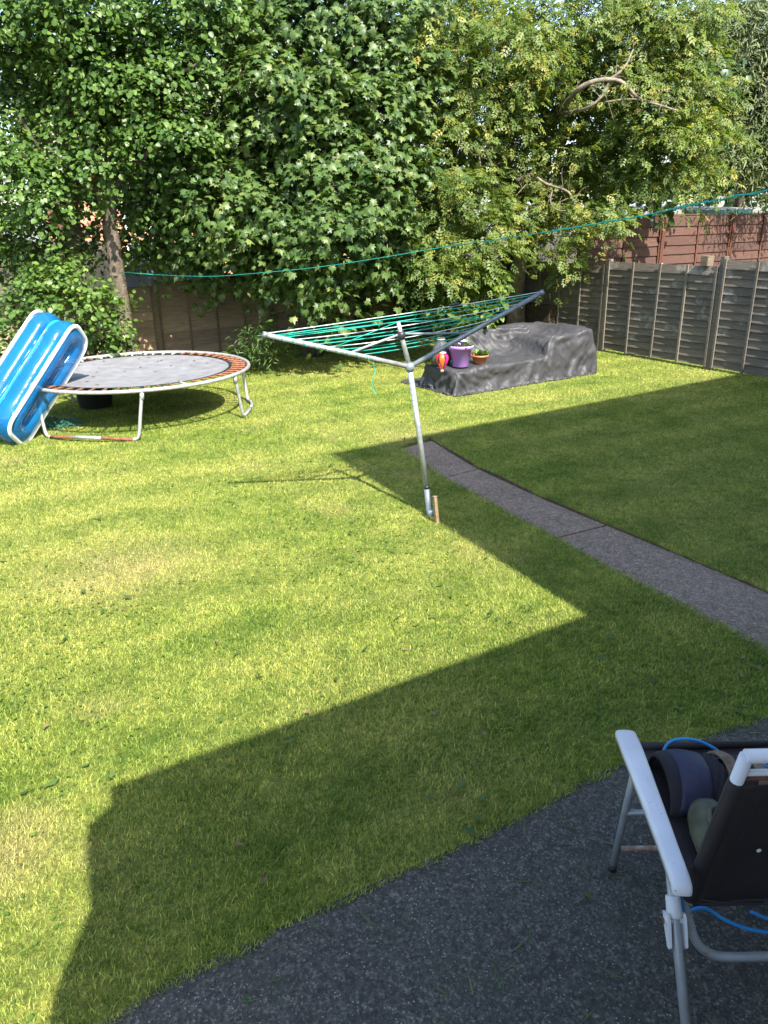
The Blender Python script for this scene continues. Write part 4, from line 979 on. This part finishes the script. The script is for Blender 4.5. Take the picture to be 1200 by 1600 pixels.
    CR = [(pk, (1.05, -.02, .02)), (pk, (1.38, -.02, .0)), (pk, (1.66, -.02, .03)), (pk, (2.0, -.02, .0)), (pk, (2.45, -.02, .12)), (pk, (2.2, .5, .62)), (pk, (1.5, .5, .36)), (pk, (2.1, .9, .62)),
          (rc, (2.35, -.02, .02)), (rc, (2.58, -.02, .0)), (rc, (2.05, -.02, .10)), (rc, (2.2, .25, .62)), (rc, (2.72, .5, .0)), (rc, (2.3, .12, .60)), (rc, (1.85, .05, .58)),
          (bl, (1.5, .55, .35)), (bl, (1.9, .9, .5)), (bl, (1.15, .6, .34)), (bl, (2.2, 1.0, .6)), (bl, (.5, .8, .2)), (bl, (1.3, .8, .4)),
          (lc, (.6, -.02, .05)), (lc, (.25, -.02, .0)), (lc, (.0, .5, .05)), (lc, (1.0, -.02, .12)), (lc, (.0, .25, .0)), ((.9, .0, .33), (.4, -.02, .02)), ((1.3, .0, .33), (.75, -.02, .03)), ((.1, .8, .33), (.0, .5, .0))]
    rc_ = np.random.default_rng(11)
    ZW = np.array([[mnoise.noise(Vector(p)*5), mnoise.noise(Vector(p)*5+Vector((9, 0, 0))), mnoise.noise(Vector(p)*5+Vector((0, 9, 0)))] for p in X])*.045
    disp = np.zeros(len(X))
    for a, b in CR:
        a = np.array(a); b = np.array(b); ab = b-a; Y = X+ZW
        t = np.clip(((Y-a)*ab).sum(1)/(ab*ab).sum(), 0, 1); d = np.linalg.norm(Y-(a+t[:, None]*ab), axis=1)
        w0 = .012+.018*t; am = rc_.uniform(.025, .050)*(.5+t)*np.where(t > .98, 0, 1)
        disp += am*(np.exp(-(d/w0)**1.3))-am*.75*np.exp(-((d-.06)/(.03))**2)
    big = np.array([mnoise.noise(Vector(p)*2.6+Vector((3, 1, 2))) for p in X])*.03
    fin = np.array([(1-abs(mnoise.noise(Vector((p[0]*9+p[2]*5, p[1]*5, p[2]*4))))*2.6) for p in X]); fin = np.maximum(fin, 0)**4*.022
    X += vn*np.clip(disp+big+fin, -.05, .075)[:, None]
    low = np.clip(1-X[:, 2]/.14, 0, 1); hn = np.array([mnoise.noise(Vector((p[0]*4, p[1]*4, 8))) for p in X])
    X[:, :2] += vn[:, :2]*(low*(.015+.05*hn))[:, None]
    X[:, 2] = np.maximum(X[:, 2], .012)
    return X, F
cv = empty('covered_sofa', SO, UA); tag(cv, 'garden sofa wrapped in a creased dark grey waterproof cover', 'covered sofa')
X, F = drape()
me = bpy.data.meshes.new('cover'); me.from_pydata(X.tolist(), [], F.tolist()); me.materials.append(M_cover); me.polygons.foreach_set('use_smooth', [True]*len(me.polygons))
o = link(bpy.data.objects.new('cover', me), cv); ss = o.modifiers.new('sub', 'SUBSURF'); ss.levels = ss.render_levels = 1
sd_ = o.modifiers.new('thick', 'SOLIDIFY'); sd_.thickness = .003; sd_.offset = 1
# seam piping along the front top edge
def surf_z(x, y):
    d = (X[:, 0]-x)**2+(X[:, 1]-y)**2; k = np.argsort(d)[:12]; return float(X[k, 2].max())
MB().box((.2, .15, 0), (.26, .21, .31)).obj('leg', M_blackp, cv)
MB().box((2.6, .15, 0), (2.66, .21, .31)).obj('leg', M_blackp, cv)
def on_sofa(u, v_): p = SO+U*u+V*v_; return Vector((p.x, p.y, surf_z(u, v_)+.002))

# purple pot
def leaves_obj(name, root, n_, L, base_r, z, m_, up=1.0, tm=None, sd=1):
    r_ = np.random.default_rng(sd); a = r_.uniform(0, 6.28, n_); rr = base_r*np.sqrt(r_.random(n_))
    P_ = np.stack([rr*np.cos(a), rr*np.sin(a), np.full(n_, z)], 1)
    out = np.stack([np.cos(a), np.sin(a), np.full(n_, 0)], 1)
    T_ = out*r_.uniform(.3, 1.0, n_)[:, None]+np.array([0, 0, up]); N_ = -out*up*.8+np.array([0, 0, .9])+r_.normal(0, .2, (n_, 3))
    tv, tf_ = tm or tmpl_oval(.22, .08); k0 = 0
    for i in range(n_):
        Xx, Yy, Nn = frames(N_[i:i+1], T_[i:i+1]); v = (Xx*tv[:, 0, None]+Yy*tv[:, 1, None]+Nn*tv[:, 2, None])*L*r_.uniform(.7, 1.15)+P_[i]
        MB().add(v, tf_).obj(name, m_, root)
M_purple = mat('purple_plastic', [(.3, (.30, .15, .46)), (.7, (.37, .20, .54))], 6, .42)
M_purple_l = mat('lilac_rim', (.52, .36, .68), 6, .4)
M_terra = mat('terracotta_plastic', [(.3, (.50, .13, .05)), (.7, (.62, .19, .075))], 8, .55)
M_compost = mat('compost', (.03, .02, .014), 30, .95, bump=.8)
p1 = empty('plant_pot', on_sofa(.28, .26)); tag(p1, 'tall purple pot with strawberry-like green plants on the covered seat', 'plant pot')
MB().lathe([(.105, 0), (.112, .006), (.145, .235), (.165, .24), (.172, .262), (.166, .278), (.152, .278), (.146, .25), (.10, .02)], n=36, cap=False).obj('body', M_purple, p1, smooth=True)
MB().tube([(.163*math.cos(2*math.pi*i/36), .163*math.sin(2*math.pi*i/36), .272) for i in range(37)], .0095, 8, cap=False).obj('rim', M_purple_l, p1, smooth=True)
MB().lathe([(.147, .245), (.1, .252), (0.001, .256)], n=24, cap=False).obj('soil', M_compost, p1)
leaves_obj('leaf', p1, 34, .12, .11, .25, L_succ, .9, sd=4)
inner = MB().lathe([(.035, 0), (.045, .085), (.050, .085), (.05, .095), (.04, .095), (.03, .01)], n=16, M=Matrix.Translation((.035, -.05, .25)), cap=False).obj('inner_pot', mat('grey_pot', (.30, .31, .34), 5, .5), p1, smooth=True)
MB().box((-.018, -.022, .25), (.014, -.018, .36), Matrix.Rotation(R(8), 4, 'Y')).obj('plant_label', M_pvc, p1)
MB().lathe([(.03, 0), (.038, .06), (.043, .06), (.043, .07), (.03, .07)], n=14, M=Matrix.Translation((-.06, -.06, .25)), cap=False).obj('inner_pot', M_purple_l, p1, smooth=True)
p2 = empty('plant_pot', on_sofa(.64, .29)); tag(p2, 'low terracotta coloured bowl of green succulents right of the purple pot', 'plant pot')
MB().lathe([(.07, 0), (.078, .004), (.105, .09), (.122, .093), (.124, .115), (.112, .115), (.105, .10), (.07, .02)], n=32, cap=False).obj('body', M_terra, p2, smooth=True)
MB().lathe([(.106, .095), (.05, .102), (0.001, .104)], n=20, cap=False).obj('soil', M_compost, p2)
leaves_obj('leaf', p2, 28, .13, .06, .095, L_succ, 1.1, sd=9)
# red-orange balloon shaped lantern
p3 = empty('lantern', on_sofa(.03, .34)+Z*-.0); 
lz = max(.30, p3.location.z)-.02; p3.location.z = lz-.04
tag(p3, 'balloon shaped garden lantern in red, orange and pink panels at the sofa corner', 'lantern')
prof_ = [(.018, .03), (.03, .05), (.05, .085), (.074, .13), (.086, .175), (.085, .205), (.072, .232), (.052, .245), (.048, .25)]
cols = [(.55, .02, .02), (.70, .12, .02), (.50, .02, .16), (.62, .03, .03), (.72, .16, .03), (.48, .02, .2)]
for s_ in range(6):
    v = []; f = []
    for r_, z_ in prof_:
        for j in range(5):
            a = R(60*s_+12*j+ (1.2 if j == 0 else (-1.2 if j == 4 else 0))); bul = 1+.05*math.sin(math.pi*j/4); v.append((r_*bul*math.cos(a), r_*bul*math.sin(a), z_))
    for i in range(len(prof_)-1):
        for j in range(4): f.append((i*5+j, i*5+j+1, (i+1)*5+j+1, (i+1)*5+j))
    MB().add(v, f).obj('panel', mat('lantern_panel', cols[s_], 5, .3), p3, smooth=True)
MB().lathe([(.05, .248), (.056, .252), (.056, .266), (.035, .272), (.001, .273)], n=20).obj('collar', M_galv, p3, smooth=True)
MB().lathe([(.001, 0), (.024, 0), (.028, .03), (.018, .036), (.001, .036)], n=14).obj('basket', M_galv, p3, smooth=True)
# dark grey sack behind the purple pot
p4 = empty('sack', on_sofa(.14, .52)); tag(p4, 'dark grey bulging bag standing behind the purple pot', 'bag')
v = []; f = []; n_ = 22; pf = [(.02, 0), (.12, .005), (.145, .08), (.13, .17), (.10, .25), (.06, .31), (.045, .34), (.06, .37), (.03, .375)]
for i, (r_, z_) in enumerate(pf):
    for j in range(n_):
        a = 2*math.pi*j/n_; w_ = 1+.14*mnoise.noise(Vector((math.cos(a)*2, math.sin(a)*2, z_*9)))+.05*math.sin(a*5+z_*8); v.append((r_*w_*math.cos(a), r_*w_*.8*math.sin(a), z_))
for i in range(len(pf)-1):
    for j in range(n_): f.append((i*n_+j, i*n_+(j+1) % n_, (i+1)*n_+(j+1) % n_, (i+1)*n_+j))
MB().add(v, f).obj('body', mat('dark_sack', [(.3, (.03, .033, .036)), (.7, (.10, .105, .10))], 5, .6, bump=.4, bscale=18, bdist=.01), p4, smooth=True)
MB().tube([(.052*math.cos(t_), .045*math.sin(t_), .34) for t_ in [2*math.pi*i/16 for i in range(17)]], .008, 6, cap=False).obj('tie', M_galv, p4, smooth=True)

# ================================================================= FOLDING CHAIR
M_wht, nt_, p_ = newmat('chipped_white_paint')
c_ = ramp(nt_, noise(nt_, 5, 5), [(.3, (.50, .51, .53)), (.7, (.62, .63, .66))])
c_ = mixc(nt_, ramp(nt_, noise(nt_, 75, 3, rough=.6), [(.70, (0, 0, 0)), (.735, (1, 1, 1))]), c_, (.12, .11, .10))
c_ = mixc(nt_, ramp(nt_, noise(nt_, 14, 6, rough=.75, stretch=(3, .6, 1)), [(.60, (0, 0, 0)), (.75, (.45, .45, .45))]), c_, (.36, .34, .31))
nt_.links.new(c_, p_.inputs['Base Color']); p_.inputs['Roughness'].default_value = .4
def mat_rustwhite():
    m, nt, p = newmat('white_paint_with_rust')
    f = noise(nt, 9, 6, rough=.7); col = ramp(nt, f, [(.30, (.20, .06, .025)), (.345, (.34, .16, .09)), (.37, (.56, .57, .60)), (.8, (.62, .63, .66))])
    nt.links.new(col, p.inputs['Base Color']); p.inputs['Roughness'].default_value = .42; return m
M_rw = mat_rustwhite()
def mat_rustgrey():
    m, nt, p = newmat('grey_tube_with_rust')
    f = noise(nt, 16, 6, rough=.7); col = ramp(nt, f, [(.30, (.16, .06, .03)), (.36, (.30, .28, .26)), (.42, (.27, .29, .31)), (.8, (.36, .38, .40))])
    nt.links.new(col, p.inputs['Base Color']); p.inputs['Roughness'].default_value = .4; p.inputs['Metallic'].default_value = .35; return m
M_tube = mat_rustgrey()
M_rustbar = mat('rusty_bar', [(.35, (.16, .065, .035)), (.5, (.26, .17, .12)), (.62, (.34, .35, .36))], 18, .6)
def mat_tex():
    m, nt, p = newmat('black_mesh_fabric')
    tc = nt.nodes.new('ShaderNodeTexCoord').outputs['Object']
    f = noise(nt, 3, 4, vec=tc); col = ramp(nt, f, [(.3, (.010, .007, .008)), (.7, (.022, .014, .016))])
    w1 = nt.nodes.new('ShaderNodeTexWave'); w1.inputs['Scale'].default_value = 150; w1.bands_direction = 'X'; nt.links.new(tc, w1.inputs[0])
    w2 = nt.nodes.new('ShaderNodeTexWave'); w2.inputs['Scale'].default_value = 150; w2.bands_direction = 'Z'; nt.links.new(tc, w2.inputs[0])
    h = nt.nodes.new('ShaderNodeMath'); h.operation = 'MULTIPLY'; nt.links.new(w1.outputs[1], h.inputs[0]); nt.links.new(w2.outputs[1], h.inputs[1])
    nt.links.new(col, p.inputs['Base Color']); p.inputs['Roughness'].default_value = .7
    nt.links.new(bumpn(nt, h.outputs[0], .5, .001), p.inputs['Normal']); return m
M_tex = mat_tex()
CW = .56
ch = empty('folding_chair', (1.05, 1.8, 0)); tag(ch, 'folding garden chair with white armrest, grey tubes and black mesh back on the patio', 'chair')
def crel(mb, name, m_, **k): return rel(mb, name, m_, ch, **k)
def armrest(dx):
    C_ = [Vector((.79+dx, 2.135, .575)), Vector((.789+dx, 2.12, .597)), Vector((.783+dx, 2.02, .603)), Vector((.77+dx, 1.80, .600)), Vector((.757+dx, 1.62, .600)), Vector((.748+dx, 1.505, .598)), Vector((.746+dx, 1.485, .575))]
    W_ = [.022, .033, .034, .029, .026, .026, .024]; C_ = smooth_path(C_, 6); W2 = [W_[min(i//6, 6)]*(1-(i % 6)/6)+W_[min(i//6+1, 6)]*((i % 6)/6) for i in range(len(C_))]
    v = []; f = []; prof__ = [(-1, -.020), (-1.02, -.004), (-.93, .004), (-.6, .007), (0, .008), (.6, .007), (.93, .004), (1.02, -.004), (1, -.020), (.86, -.018), (.84, -.004), (-.84, -.004), (-.86, -.018)]
    for i, c in enumerate(C_):
        t = (C_[min(i+1, len(C_)-1)]-C_[max(i-1, 0)]).normalized(); s_ = Vector((1, -.08, 0)).normalized(); u_ = s_.cross(t)
        u_ = -u_
        for a, b_ in prof__: v.append(c+s_*a*W2[i]+u_*b_)
    k = len(prof__)
    for i in range(len(C_)-1):
        for j in range(k): f.append((i*k+j, i*k+(j+1) % k, (i+1)*k+(j+1) % k, (i+1)*k+j))
    f += [tuple(range(k))[::-1], tuple(range((len(C_)-1)*k, len(C_)*k))]
    crel(MB().add(v, f), 'armrest', M_wht, smooth=True)
for dx in (0, CW):
    sx = 1 if dx == 0 else -1
    armrest(dx)
    # arm support tube just beneath
    crel(MB().tube([(.795+dx, 2.09, .572), (.775+dx, 1.8, .574), (.765+dx, 1.60, .572)], .0115, 10), 'arm_tube', M_tube, smooth=True)
    crel(MB().tube([(.812+dx, 2.045, .57), (.806+dx, 2.085, .3), (.80+dx, 2.125, .012)], .0125, 12), 'leg', M_tube, smooth=True)
    crel(MB().tube([(.80+dx, 2.12, .03), (.80+dx, 2.127, .0)], .015, 12), 'foot', M_blackp, smooth=True)
    crel(MB().tube([(.765+dx, 1.64, .57), (.768+dx, 1.53, .395), (.778+dx, 1.29, .012)], .0135, 14), 'leg', M_tube, smooth=True)
    crel(MB().tube([(.778+dx, 1.298, .03), (.778+dx, 1.285, .0)], .016, 12), 'foot', M_blackp, smooth=True)
    # moulded hinge clamp with its two ears
    hp = Vector((.767+dx, 1.555, .435)); hd = (Vector((.768+dx, 1.53, .395))-Vector((.765+dx, 1.64, .57))).normalized()
    crel(MB().tube([hp-hd*.045, hp-hd*.042, hp+hd*.005, hp+hd*.012], [.016, .0195, .021, .018], 14), 'hinge', M_wht, smooth=True)
    MMx = Matrix.Translation(hp+hd*.05) @ hd.to_track_quat('Z', 'X').to_matrix().to_4x4()
    for s_ in (-1, 1):
        eb_ = MB(); poly = [(-.006, -.035), (.006, -.035), (.006, .055), (-.006, .055)]
        Mr = Matrix.Translation(Vector((s_*.019, 0, 0)))
        b = MB().box((hp.x+s_*.0205-.0035, 0, 0), (hp.x+s_*.0205+.0035, 1, 1)); 
        q0 = hp+hd*.0; vs = []
        nrm_ = Vector((1, 0, 0)).cross(hd).normalized()
        for xx in (-.0035, .0035):
            for (l_, h_) in ((-.002, -.019), (.03, -.02), (.085, -.010), (.09, 0), (.085, .010), (.03, .02), (-.002, .019)):
                vs.append(q0+Vector((s_*.0215+xx, 0, 0))+hd*l_+nrm_*h_)
        crel(MB().add(vs, [tuple(range(7)), tuple(range(7, 14))[::-1]]+[(i, (i+1) % 7, 7+(i+1) % 7, 7+i) for i in range(7)]), 'hinge_ear', M_wht)
    rv = hp+hd*.018
    crel(MB().tube([rv-Vector((.030, 0, 0)), rv+Vector((.030, 0, 0))], .0095, 12), 'hinge_pin', M_wht, smooth=True)
    crel(MB().tube([rv-Vector((.033, 0, 0)), rv-Vector((.0305, 0, 0))], .0075, 10), 'rivet', M_rust, smooth=True)
    # seat side rail and back upright
    crel(MB().tube([(.835+sx*.0+(dx-.03 if dx else 0), 2.22, .44), (.83+(dx-.03 if dx else 0), 1.60, .40)], .0115, 10), 'seat_rail', M_tube, smooth=True)
# U-shaped rear leg brace passing under the back
ub = [(.805, 1.60, .44), (.815, 1.575, .40), (.835, 1.545, .34), (.875, 1.535, .305), (.93, 1.53, .298), (1.05, 1.53, .298), (1.2, 1.53, .298), (1.26, 1.535, .305), (1.29, 1.545, .34), (1.31, 1.60, .44)]
crel(MB().tube(smooth_path(ub, 6), .0125, 14), 'brace', M_tube, smooth=True)
crel(MB().tube([(.806, 2.118, .105), (1.355, 2.118, .105)], .0085, 10), 'stretcher', M_rustbar, smooth=True)
crel(MB().tube([(.81, 2.08, .30), (1.36, 2.08, .30)], .0095, 10), 'stretcher', M_tube, smooth=True)
# back frame
BT0, BB0 = Vector((.852, 1.497, .995)), Vector((.812, 1.575, .47))
tr_ = .0165
crel(MB().tube([BB0, BT0], tr_, 14), 'back_frame', M_rw, smooth=True)
crel(MB().tube([BB0+Vector((CW-.07, 0, 0)), BT0+Vector((CW-.14, 0, 0))], tr_, 14), 'back_frame', M_rw, smooth=True)
crel(MB().tube([BT0+Vector((-.002, 0, .0)), BT0+Vector((CW-.14, 0, 0))], tr_*1.04, 14), 'top_rail', M_rw, smooth=True)
mid_ = BT0.lerp(BB0, .105)
crel(MB().tube([mid_, mid_+Vector((CW-.135, 0, 0))], .0085, 10), 'cross_rail', M_rw, smooth=True)
crel(MB().tube([mid_+Vector((.0, .004, -.018)), mid_+Vector((CW-.135, .004, -.018))], .0075, 10), 'cross_rail', M_rust, smooth=True)
# fabric back with sleeves round the uprights, slightly sagging
n1, n2 = 26, 22; v = []; f = []
for j in range(n2+1):
    s_ = j/n2; a = BT0.lerp(BB0, .155+.845*s_); wdt = CW-.14+.07*s_
    for i in range(n1+1):
        t = i/n1; x = a.x+wdt*t
        edge = min(t, 1-t)
        yy = a.y-(.021 if edge > .055 else .021*math.sqrt(max(0, edge/.055)))+.05*math.sin(math.pi*t)*(.5+.5*s_)-.0
        zz_ = a.z-.010*math.sin(math.pi*t)*s_-(.03*math.sin(math.pi*t) if j == n2 else 0)
        if j == 0: zz_ -= .015*math.sin(math.pi*t)
        v.append((x-(.02 if i == 0 else (-.02 if i == n1 else 0)), yy+.004*mnoise.noise(Vector((x*14, 0, zz_*14))), zz_))
for j in range(n2):
    for i in range(n1): f.append((j*(n1+1)+i, j*(n1+1)+i+1, (j+1)*(n1+1)+i+1, (j+1)*(n1+1)+i))
o = crel(MB().add(v, f), 'back_fabric', M_tex, smooth=True); sd_ = o.modifiers.new('t', 'SOLIDIFY'); sd_.thickness = .003
for dx, dl in ((0, 0), (CW-.14, .07)):
    a = BT0.lerp(BB0, .155)+Vector((dx+dl*.155, 0, 0)); b = BB0+Vector((dx+dl, 0, 0))
    crel(MB().tube([a, a.lerp(b, .01), a.lerp(b, .5), b], [.0185, .0205, .0205, .0215], 14), 'sleeve', M_tex, smooth=True)
crel(MB().tube([(.815, 1.565, .475), (.90, 1.545, .478), (1.0, 1.55, .474)], .003, 6), 'hem', M_tex, smooth=True)
# white scuff where the mesh is torn
crel(MB().lathe([(.001, 0), (.007, .001), (.004, .002)], n=7, M=Matrix.Translation((.955, 1.543, .66)) @ Matrix.Rotation(R(95), 4, 'X')), 'tear', M_pvc)
# seat
v = []; f = []
for j in range(13):
    for i in range(17):
        s_, t = j/12, i/16; v.append((.835+.50*t, 2.235-.63*s_, .455-.05*s_-.035*math.sin(math.pi*t)*math.sin(math.pi*min(1, s_+.08))))
for j in range(12):
    for i in range(16): f.append((j*17+i, j*17+i+1, (j+1)*17+i+1, (j+1)*17+i))
o = crel(MB().add(v, f), 'seat_fabric', M_tex, smooth=True); sd_ = o.modifiers.new('t', 'SOLIDIFY'); sd_.thickness = .004
crel(MB().tube([(.83, 2.235, .452), (1.34, 2.235, .452)], .014, 12), 'seat_front_rail', M_tex, smooth=True)

# ---- things on the seat
def loft(sections, n_=20):
    """sections: (centre, right vector, up vector, superellipse power)"""
    v = []; f = []
    for (c, a, b, e) in sections:
        for j in range(n_):
            t = 2*math.pi*j/n_; ct, st_ = math.cos(t), math.sin(t)
            v.append(Vector(c)+Vector(a)*math.copysign(abs(ct)**(2/e), ct)+Vector(b)*math.copysign(abs(st_)**(2/e), st_))
    for i in range(len(sections)-1):
        for j in range(n_): f.append((i*n_+j, i*n_+(j+1) % n_, (i+1)*n_+(j+1) % n_, (i+1)*n_+j))
    return MB().add(v, f)
M_navy = mat('navy_nylon', [(.3, (.010, .011, .034)), (.7, (.016, .018, .055))], 40, .6, bump=.4, bscale=300, bdist=.001)
M_navyd = mat('dark_padding', (.014, .012, .018), 14, .85)
M_suede = mat('dusty_tan_strap', [(.3, (.075, .05, .032)), (.7, (.20, .14, .095))], 22, .9, bump=.4)
M_olive = mat('dirty_olive_rubber', [(.3, (.035, .038, .020)), (.7, (.09, .092, .055))], 18, .7, bump=.4)
kp = empty('knee_pad', (1.02, 1.98, .43)); tag(kp, 'navy blue padded work pad with ruffled fabric and tan strap on the chair seat', 'knee pad')
def kobj(mb, name, m_, root, **k): o = mb.obj(name, m_, root, **k); o.location = -root.location; return o
# curved shells, an arch over the seat running left to right
def arch(x0, x1, r0, r1, thick, zc, yc, a0=10, a1=170, n_=16, tilt=0.0, ruff=0, lip=.0):
    v = []; f = []; nx = 9
    for lay in (0, 1):
        for i in range(nx):
            s_ = i/(nx-1); x = x0+(x1-x0)*s_; rr = r0+(r1-r0)*s_-lay*thick-(.006*(2*s_-1)**2)
            for j in range(n_):
                t = R(a0+(a1-a0)*j/(n_-1)); q = rr*(1+ruff*math.sin(t*9+i*2.2))
                v.append((x+tilt*math.sin(t), yc+q*math.cos(t)*1.15, zc+q*math.sin(t)))
    o_ = nx*n_
    for i in range(nx-1):
        for j in range(n_-1):
            k = i*n_+j; f.append((k, k+1, k+n_+1, k+n_)); f.append((o_+k, o_+k+n_, o_+k+n_+1, o_+k+1))
    for j in range(n_-1): f.append((j, o_+j, o_+j+1, j+1)); k = (nx-1)*n_+j; f.append((k, k+1, o_+k+1, o_+k))
    for i in range(nx-1): k = i*n_; f.append((k, k+n_, o_+k+n_, o_+k)); k = i*n_+n_-1; f.append((k, o_+k, o_+k+n_, k+n_))
    return MB().add(v, f)
ZC, YC = .445, 2.03
kobj(arch(.885, .935, .108, .112, .010, ZC, YC, -5, 185), 'inner_lining', M_navyd, kp, smooth=True)
kobj(arch(.905, 1.005, .118, .112, .014, ZC, YC, 0, 178, tilt=.02), 'shell', M_navy, kp, smooth=True)
kobj(arch(.995, 1.06, .098, .098, .012, ZC, YC, 0, 180, n_=40, tilt=.02, ruff=.06), 'ruffled_band', M_navyd, kp, smooth=True)
kobj(arch(1.055, 1.095, .110, .108, .008, ZC, YC, 0, 180, tilt=.03), 'strap', M_suede, kp, smooth=True)
kobj(arch(1.095, 1.18, .095, .080, .010, ZC, YC, 0, 180, n_=30, tilt=.03, ruff=.04), 'ruffled_band', M_navyd, kp, smooth=True)
kobj(arch(1.15, 1.19, .098, .09, .008, ZC, YC, 0, 180, tilt=.03), 'strap', M_suede, kp, smooth=True)
cl = empty('clog', (.98, 1.78, .43)); tag(cl, 'dirty olive rubber clog lying on the chair seat below the navy pad', 'shoe')
def csec(y, w_, h_, z_): return ((.975+(1.85-y)*-.12, y, z_), (w_, 0, 0), (0, 0, h_), 2.4)
kobj(loft([csec(1.93, .012, .012, .47), csec(1.915, .045, .035, .468), csec(1.88, .058, .05, .468), csec(1.83, .062, .056, .462), csec(1.77, .058, .046, .452), csec(1.70, .052, .036, .445), csec(1.65, .040, .026, .44), csec(1.635, .012, .012, .438)]), 'upper', M_olive, cl, smooth=True)
kobj(MB().tube([Vector((.985, 1.80, .512))+Vector((.030*math.cos(t_), .052*math.sin(t_), .012*math.sin(t_))) for t_ in [2*math.pi*i/24 for i in range(25)]], .008, 8, cap=False), 'collar', M_olive, cl, smooth=True)
kobj(loft([((.985, 1.80, .509), (.027, 0, 0), (0, .048, .011), 2), ((.985, 1.80, .5125), (.026, 0, 0), (0, .046, .011), 2), ((.985, 1.80, .5135), (.0005, 0, 0), (0, .001, 0), 2)]), 'opening', M_navyd, cl, smooth=True)
for t_ in (1.2, 1.9):
    kobj(MB().tube([Vector((.985, 1.80, .502))+Vector(((.046)*math.cos(a_), .085*math.sin(a_), .0)) for a_ in [R(30+k_*10) for k_ in range(13)]] if t_ > 1.5 else [Vector((.93, 1.76, .478)), Vector((.925, 1.80, .478)), Vector((.928, 1.84, .476))], .0035, 6), 'tread_rib', M_olive, cl, smooth=True)
rp = empty('blue_cord', (1.05, 2.0, .45)); tag(rp, 'bright blue plastic cord looped over and under the chair seat', 'cord')
M_bcord = mat('blue_cord_plastic', [(.3, (.01, .16, .42)), (.7, (.015, .24, .55))], 12, .35)
kobj(MB().tube(smooth_path([(.925, 2.13, .50), (.945, 2.14, .535), (.98, 2.14, .552), (1.03, 2.13, .555), (1.09, 2.12, .53), (1.15, 2.10, .49), (1.22, 2.10, .50), (1.28, 1.98, .49), (1.32, 1.85, .47), (1.27, 1.72, .44)], 8), .0055, 8), 'loop', M_bcord, rp, smooth=True)
kobj(MB().tube(smooth_path([(.79, 1.60, .47), (.795, 1.57, .44), (.80, 1.575, .41), (.87, 1.60, .40), (.93, 1.59, .365), (1.0, 1.575, .345), (1.08, 1.57, .34), (1.2, 1.58, .35)], 8), .0055, 8), 'loop', M_bcord, rp, smooth=True)
kobj(MB().tube(smooth_path([(1.0, 1.60, .385), (1.05, 1.585, .372), (1.12, 1.58, .37), (1.2, 1.6, .38)], 6), .005, 8), 'loop', M_bcord, rp, smooth=True)

# ================================================================= SMALL THINGS ON THE GROUND
for i, (px, py, lab) in enumerate(((365, 1328, 'small dry brown leaf in the shaded grass, farther of two'), (410, 1390, 'small pale torn leaf in the shaded grass, nearer of two'))):
    q = G(px, py); o = MB().add([(0, 0, 0), (.02, .008, .006), (.042, 0, .002), (.018, -.010, .008)], [(0, 1, 2), (0, 2, 3)]).obj('fallen_leaf', M_dry); o.location = q+Z*.028; o.rotation_euler = (.2, .1, i*1.3); tag(o, lab, 'leaf', 'leaves dropped on the lawn')
q = G(925, 1407); o = MB().add(*[tmpl_oval(.3, .1)[0]*.035, tmpl_oval(.3, .1)[1]]).obj('fallen_leaf', L_fresh); o.location = q+Z*.006; o.rotation_euler = (.1, .1, .8); tag(o, 'small fresh green leaf lying on the patio left of the chair', 'leaf')

q = G(365, 1590); st_ = empty('string', q); tag(st_, 'thin curly pale string lying on the dark patio near the grass edge', 'string')
kobj(MB().tube(smooth_path([q+Vector(v_) for v_ in ((0, -.02, .004), (.02, .0, .012), (.03, -.015, .01), (.012, -.02, .008), (.004, 0, .006), (.012, .04, .005), (.004, .075, .012), (.01, .11, .006))], 6), .0009, 5), 'strand', M_batten, st_, smooth=True)

n = 150; cx = rng.uniform(-4, 4.5, n); cy = rng.uniform(1.9, 11, n)
k = in_poly(cx, cy, lawn_left)
flat_leaves('leaf_litter', np.stack([cx[k], cy[k], np.zeros(k.sum())], 1), .035, M_dry, .026, tilt=.4, label='dry brown leaf scraps littering the lawn', cat='leaf litter')
# stitched seams on the chair back
for dx_ in (.045, .052):
    crel(MB().tube([(.842+dx_, 1.476, .90), (.825+dx_, 1.512, .68), (.812+dx_, 1.55, .49)], .0007, 4), 'seam', M_blackp)

n = 900; cx = rng.uniform(-3, 4.5, n); cy = rng.uniform(1.9, 9, n)
k = in_poly(cx, cy, lawn_left) & (np.sin(cx*2.9)*np.sin(cy*3.3)+rng.normal(0, .3, n) > .3)
flat_leaves('broad_weeds', np.stack([cx[k], cy[k], np.zeros(k.sum())], 1), .045, L_maple, .022, long=1.5, tilt=.5, label='dark broad leaved weeds dotted through the grass', cat='weeds')
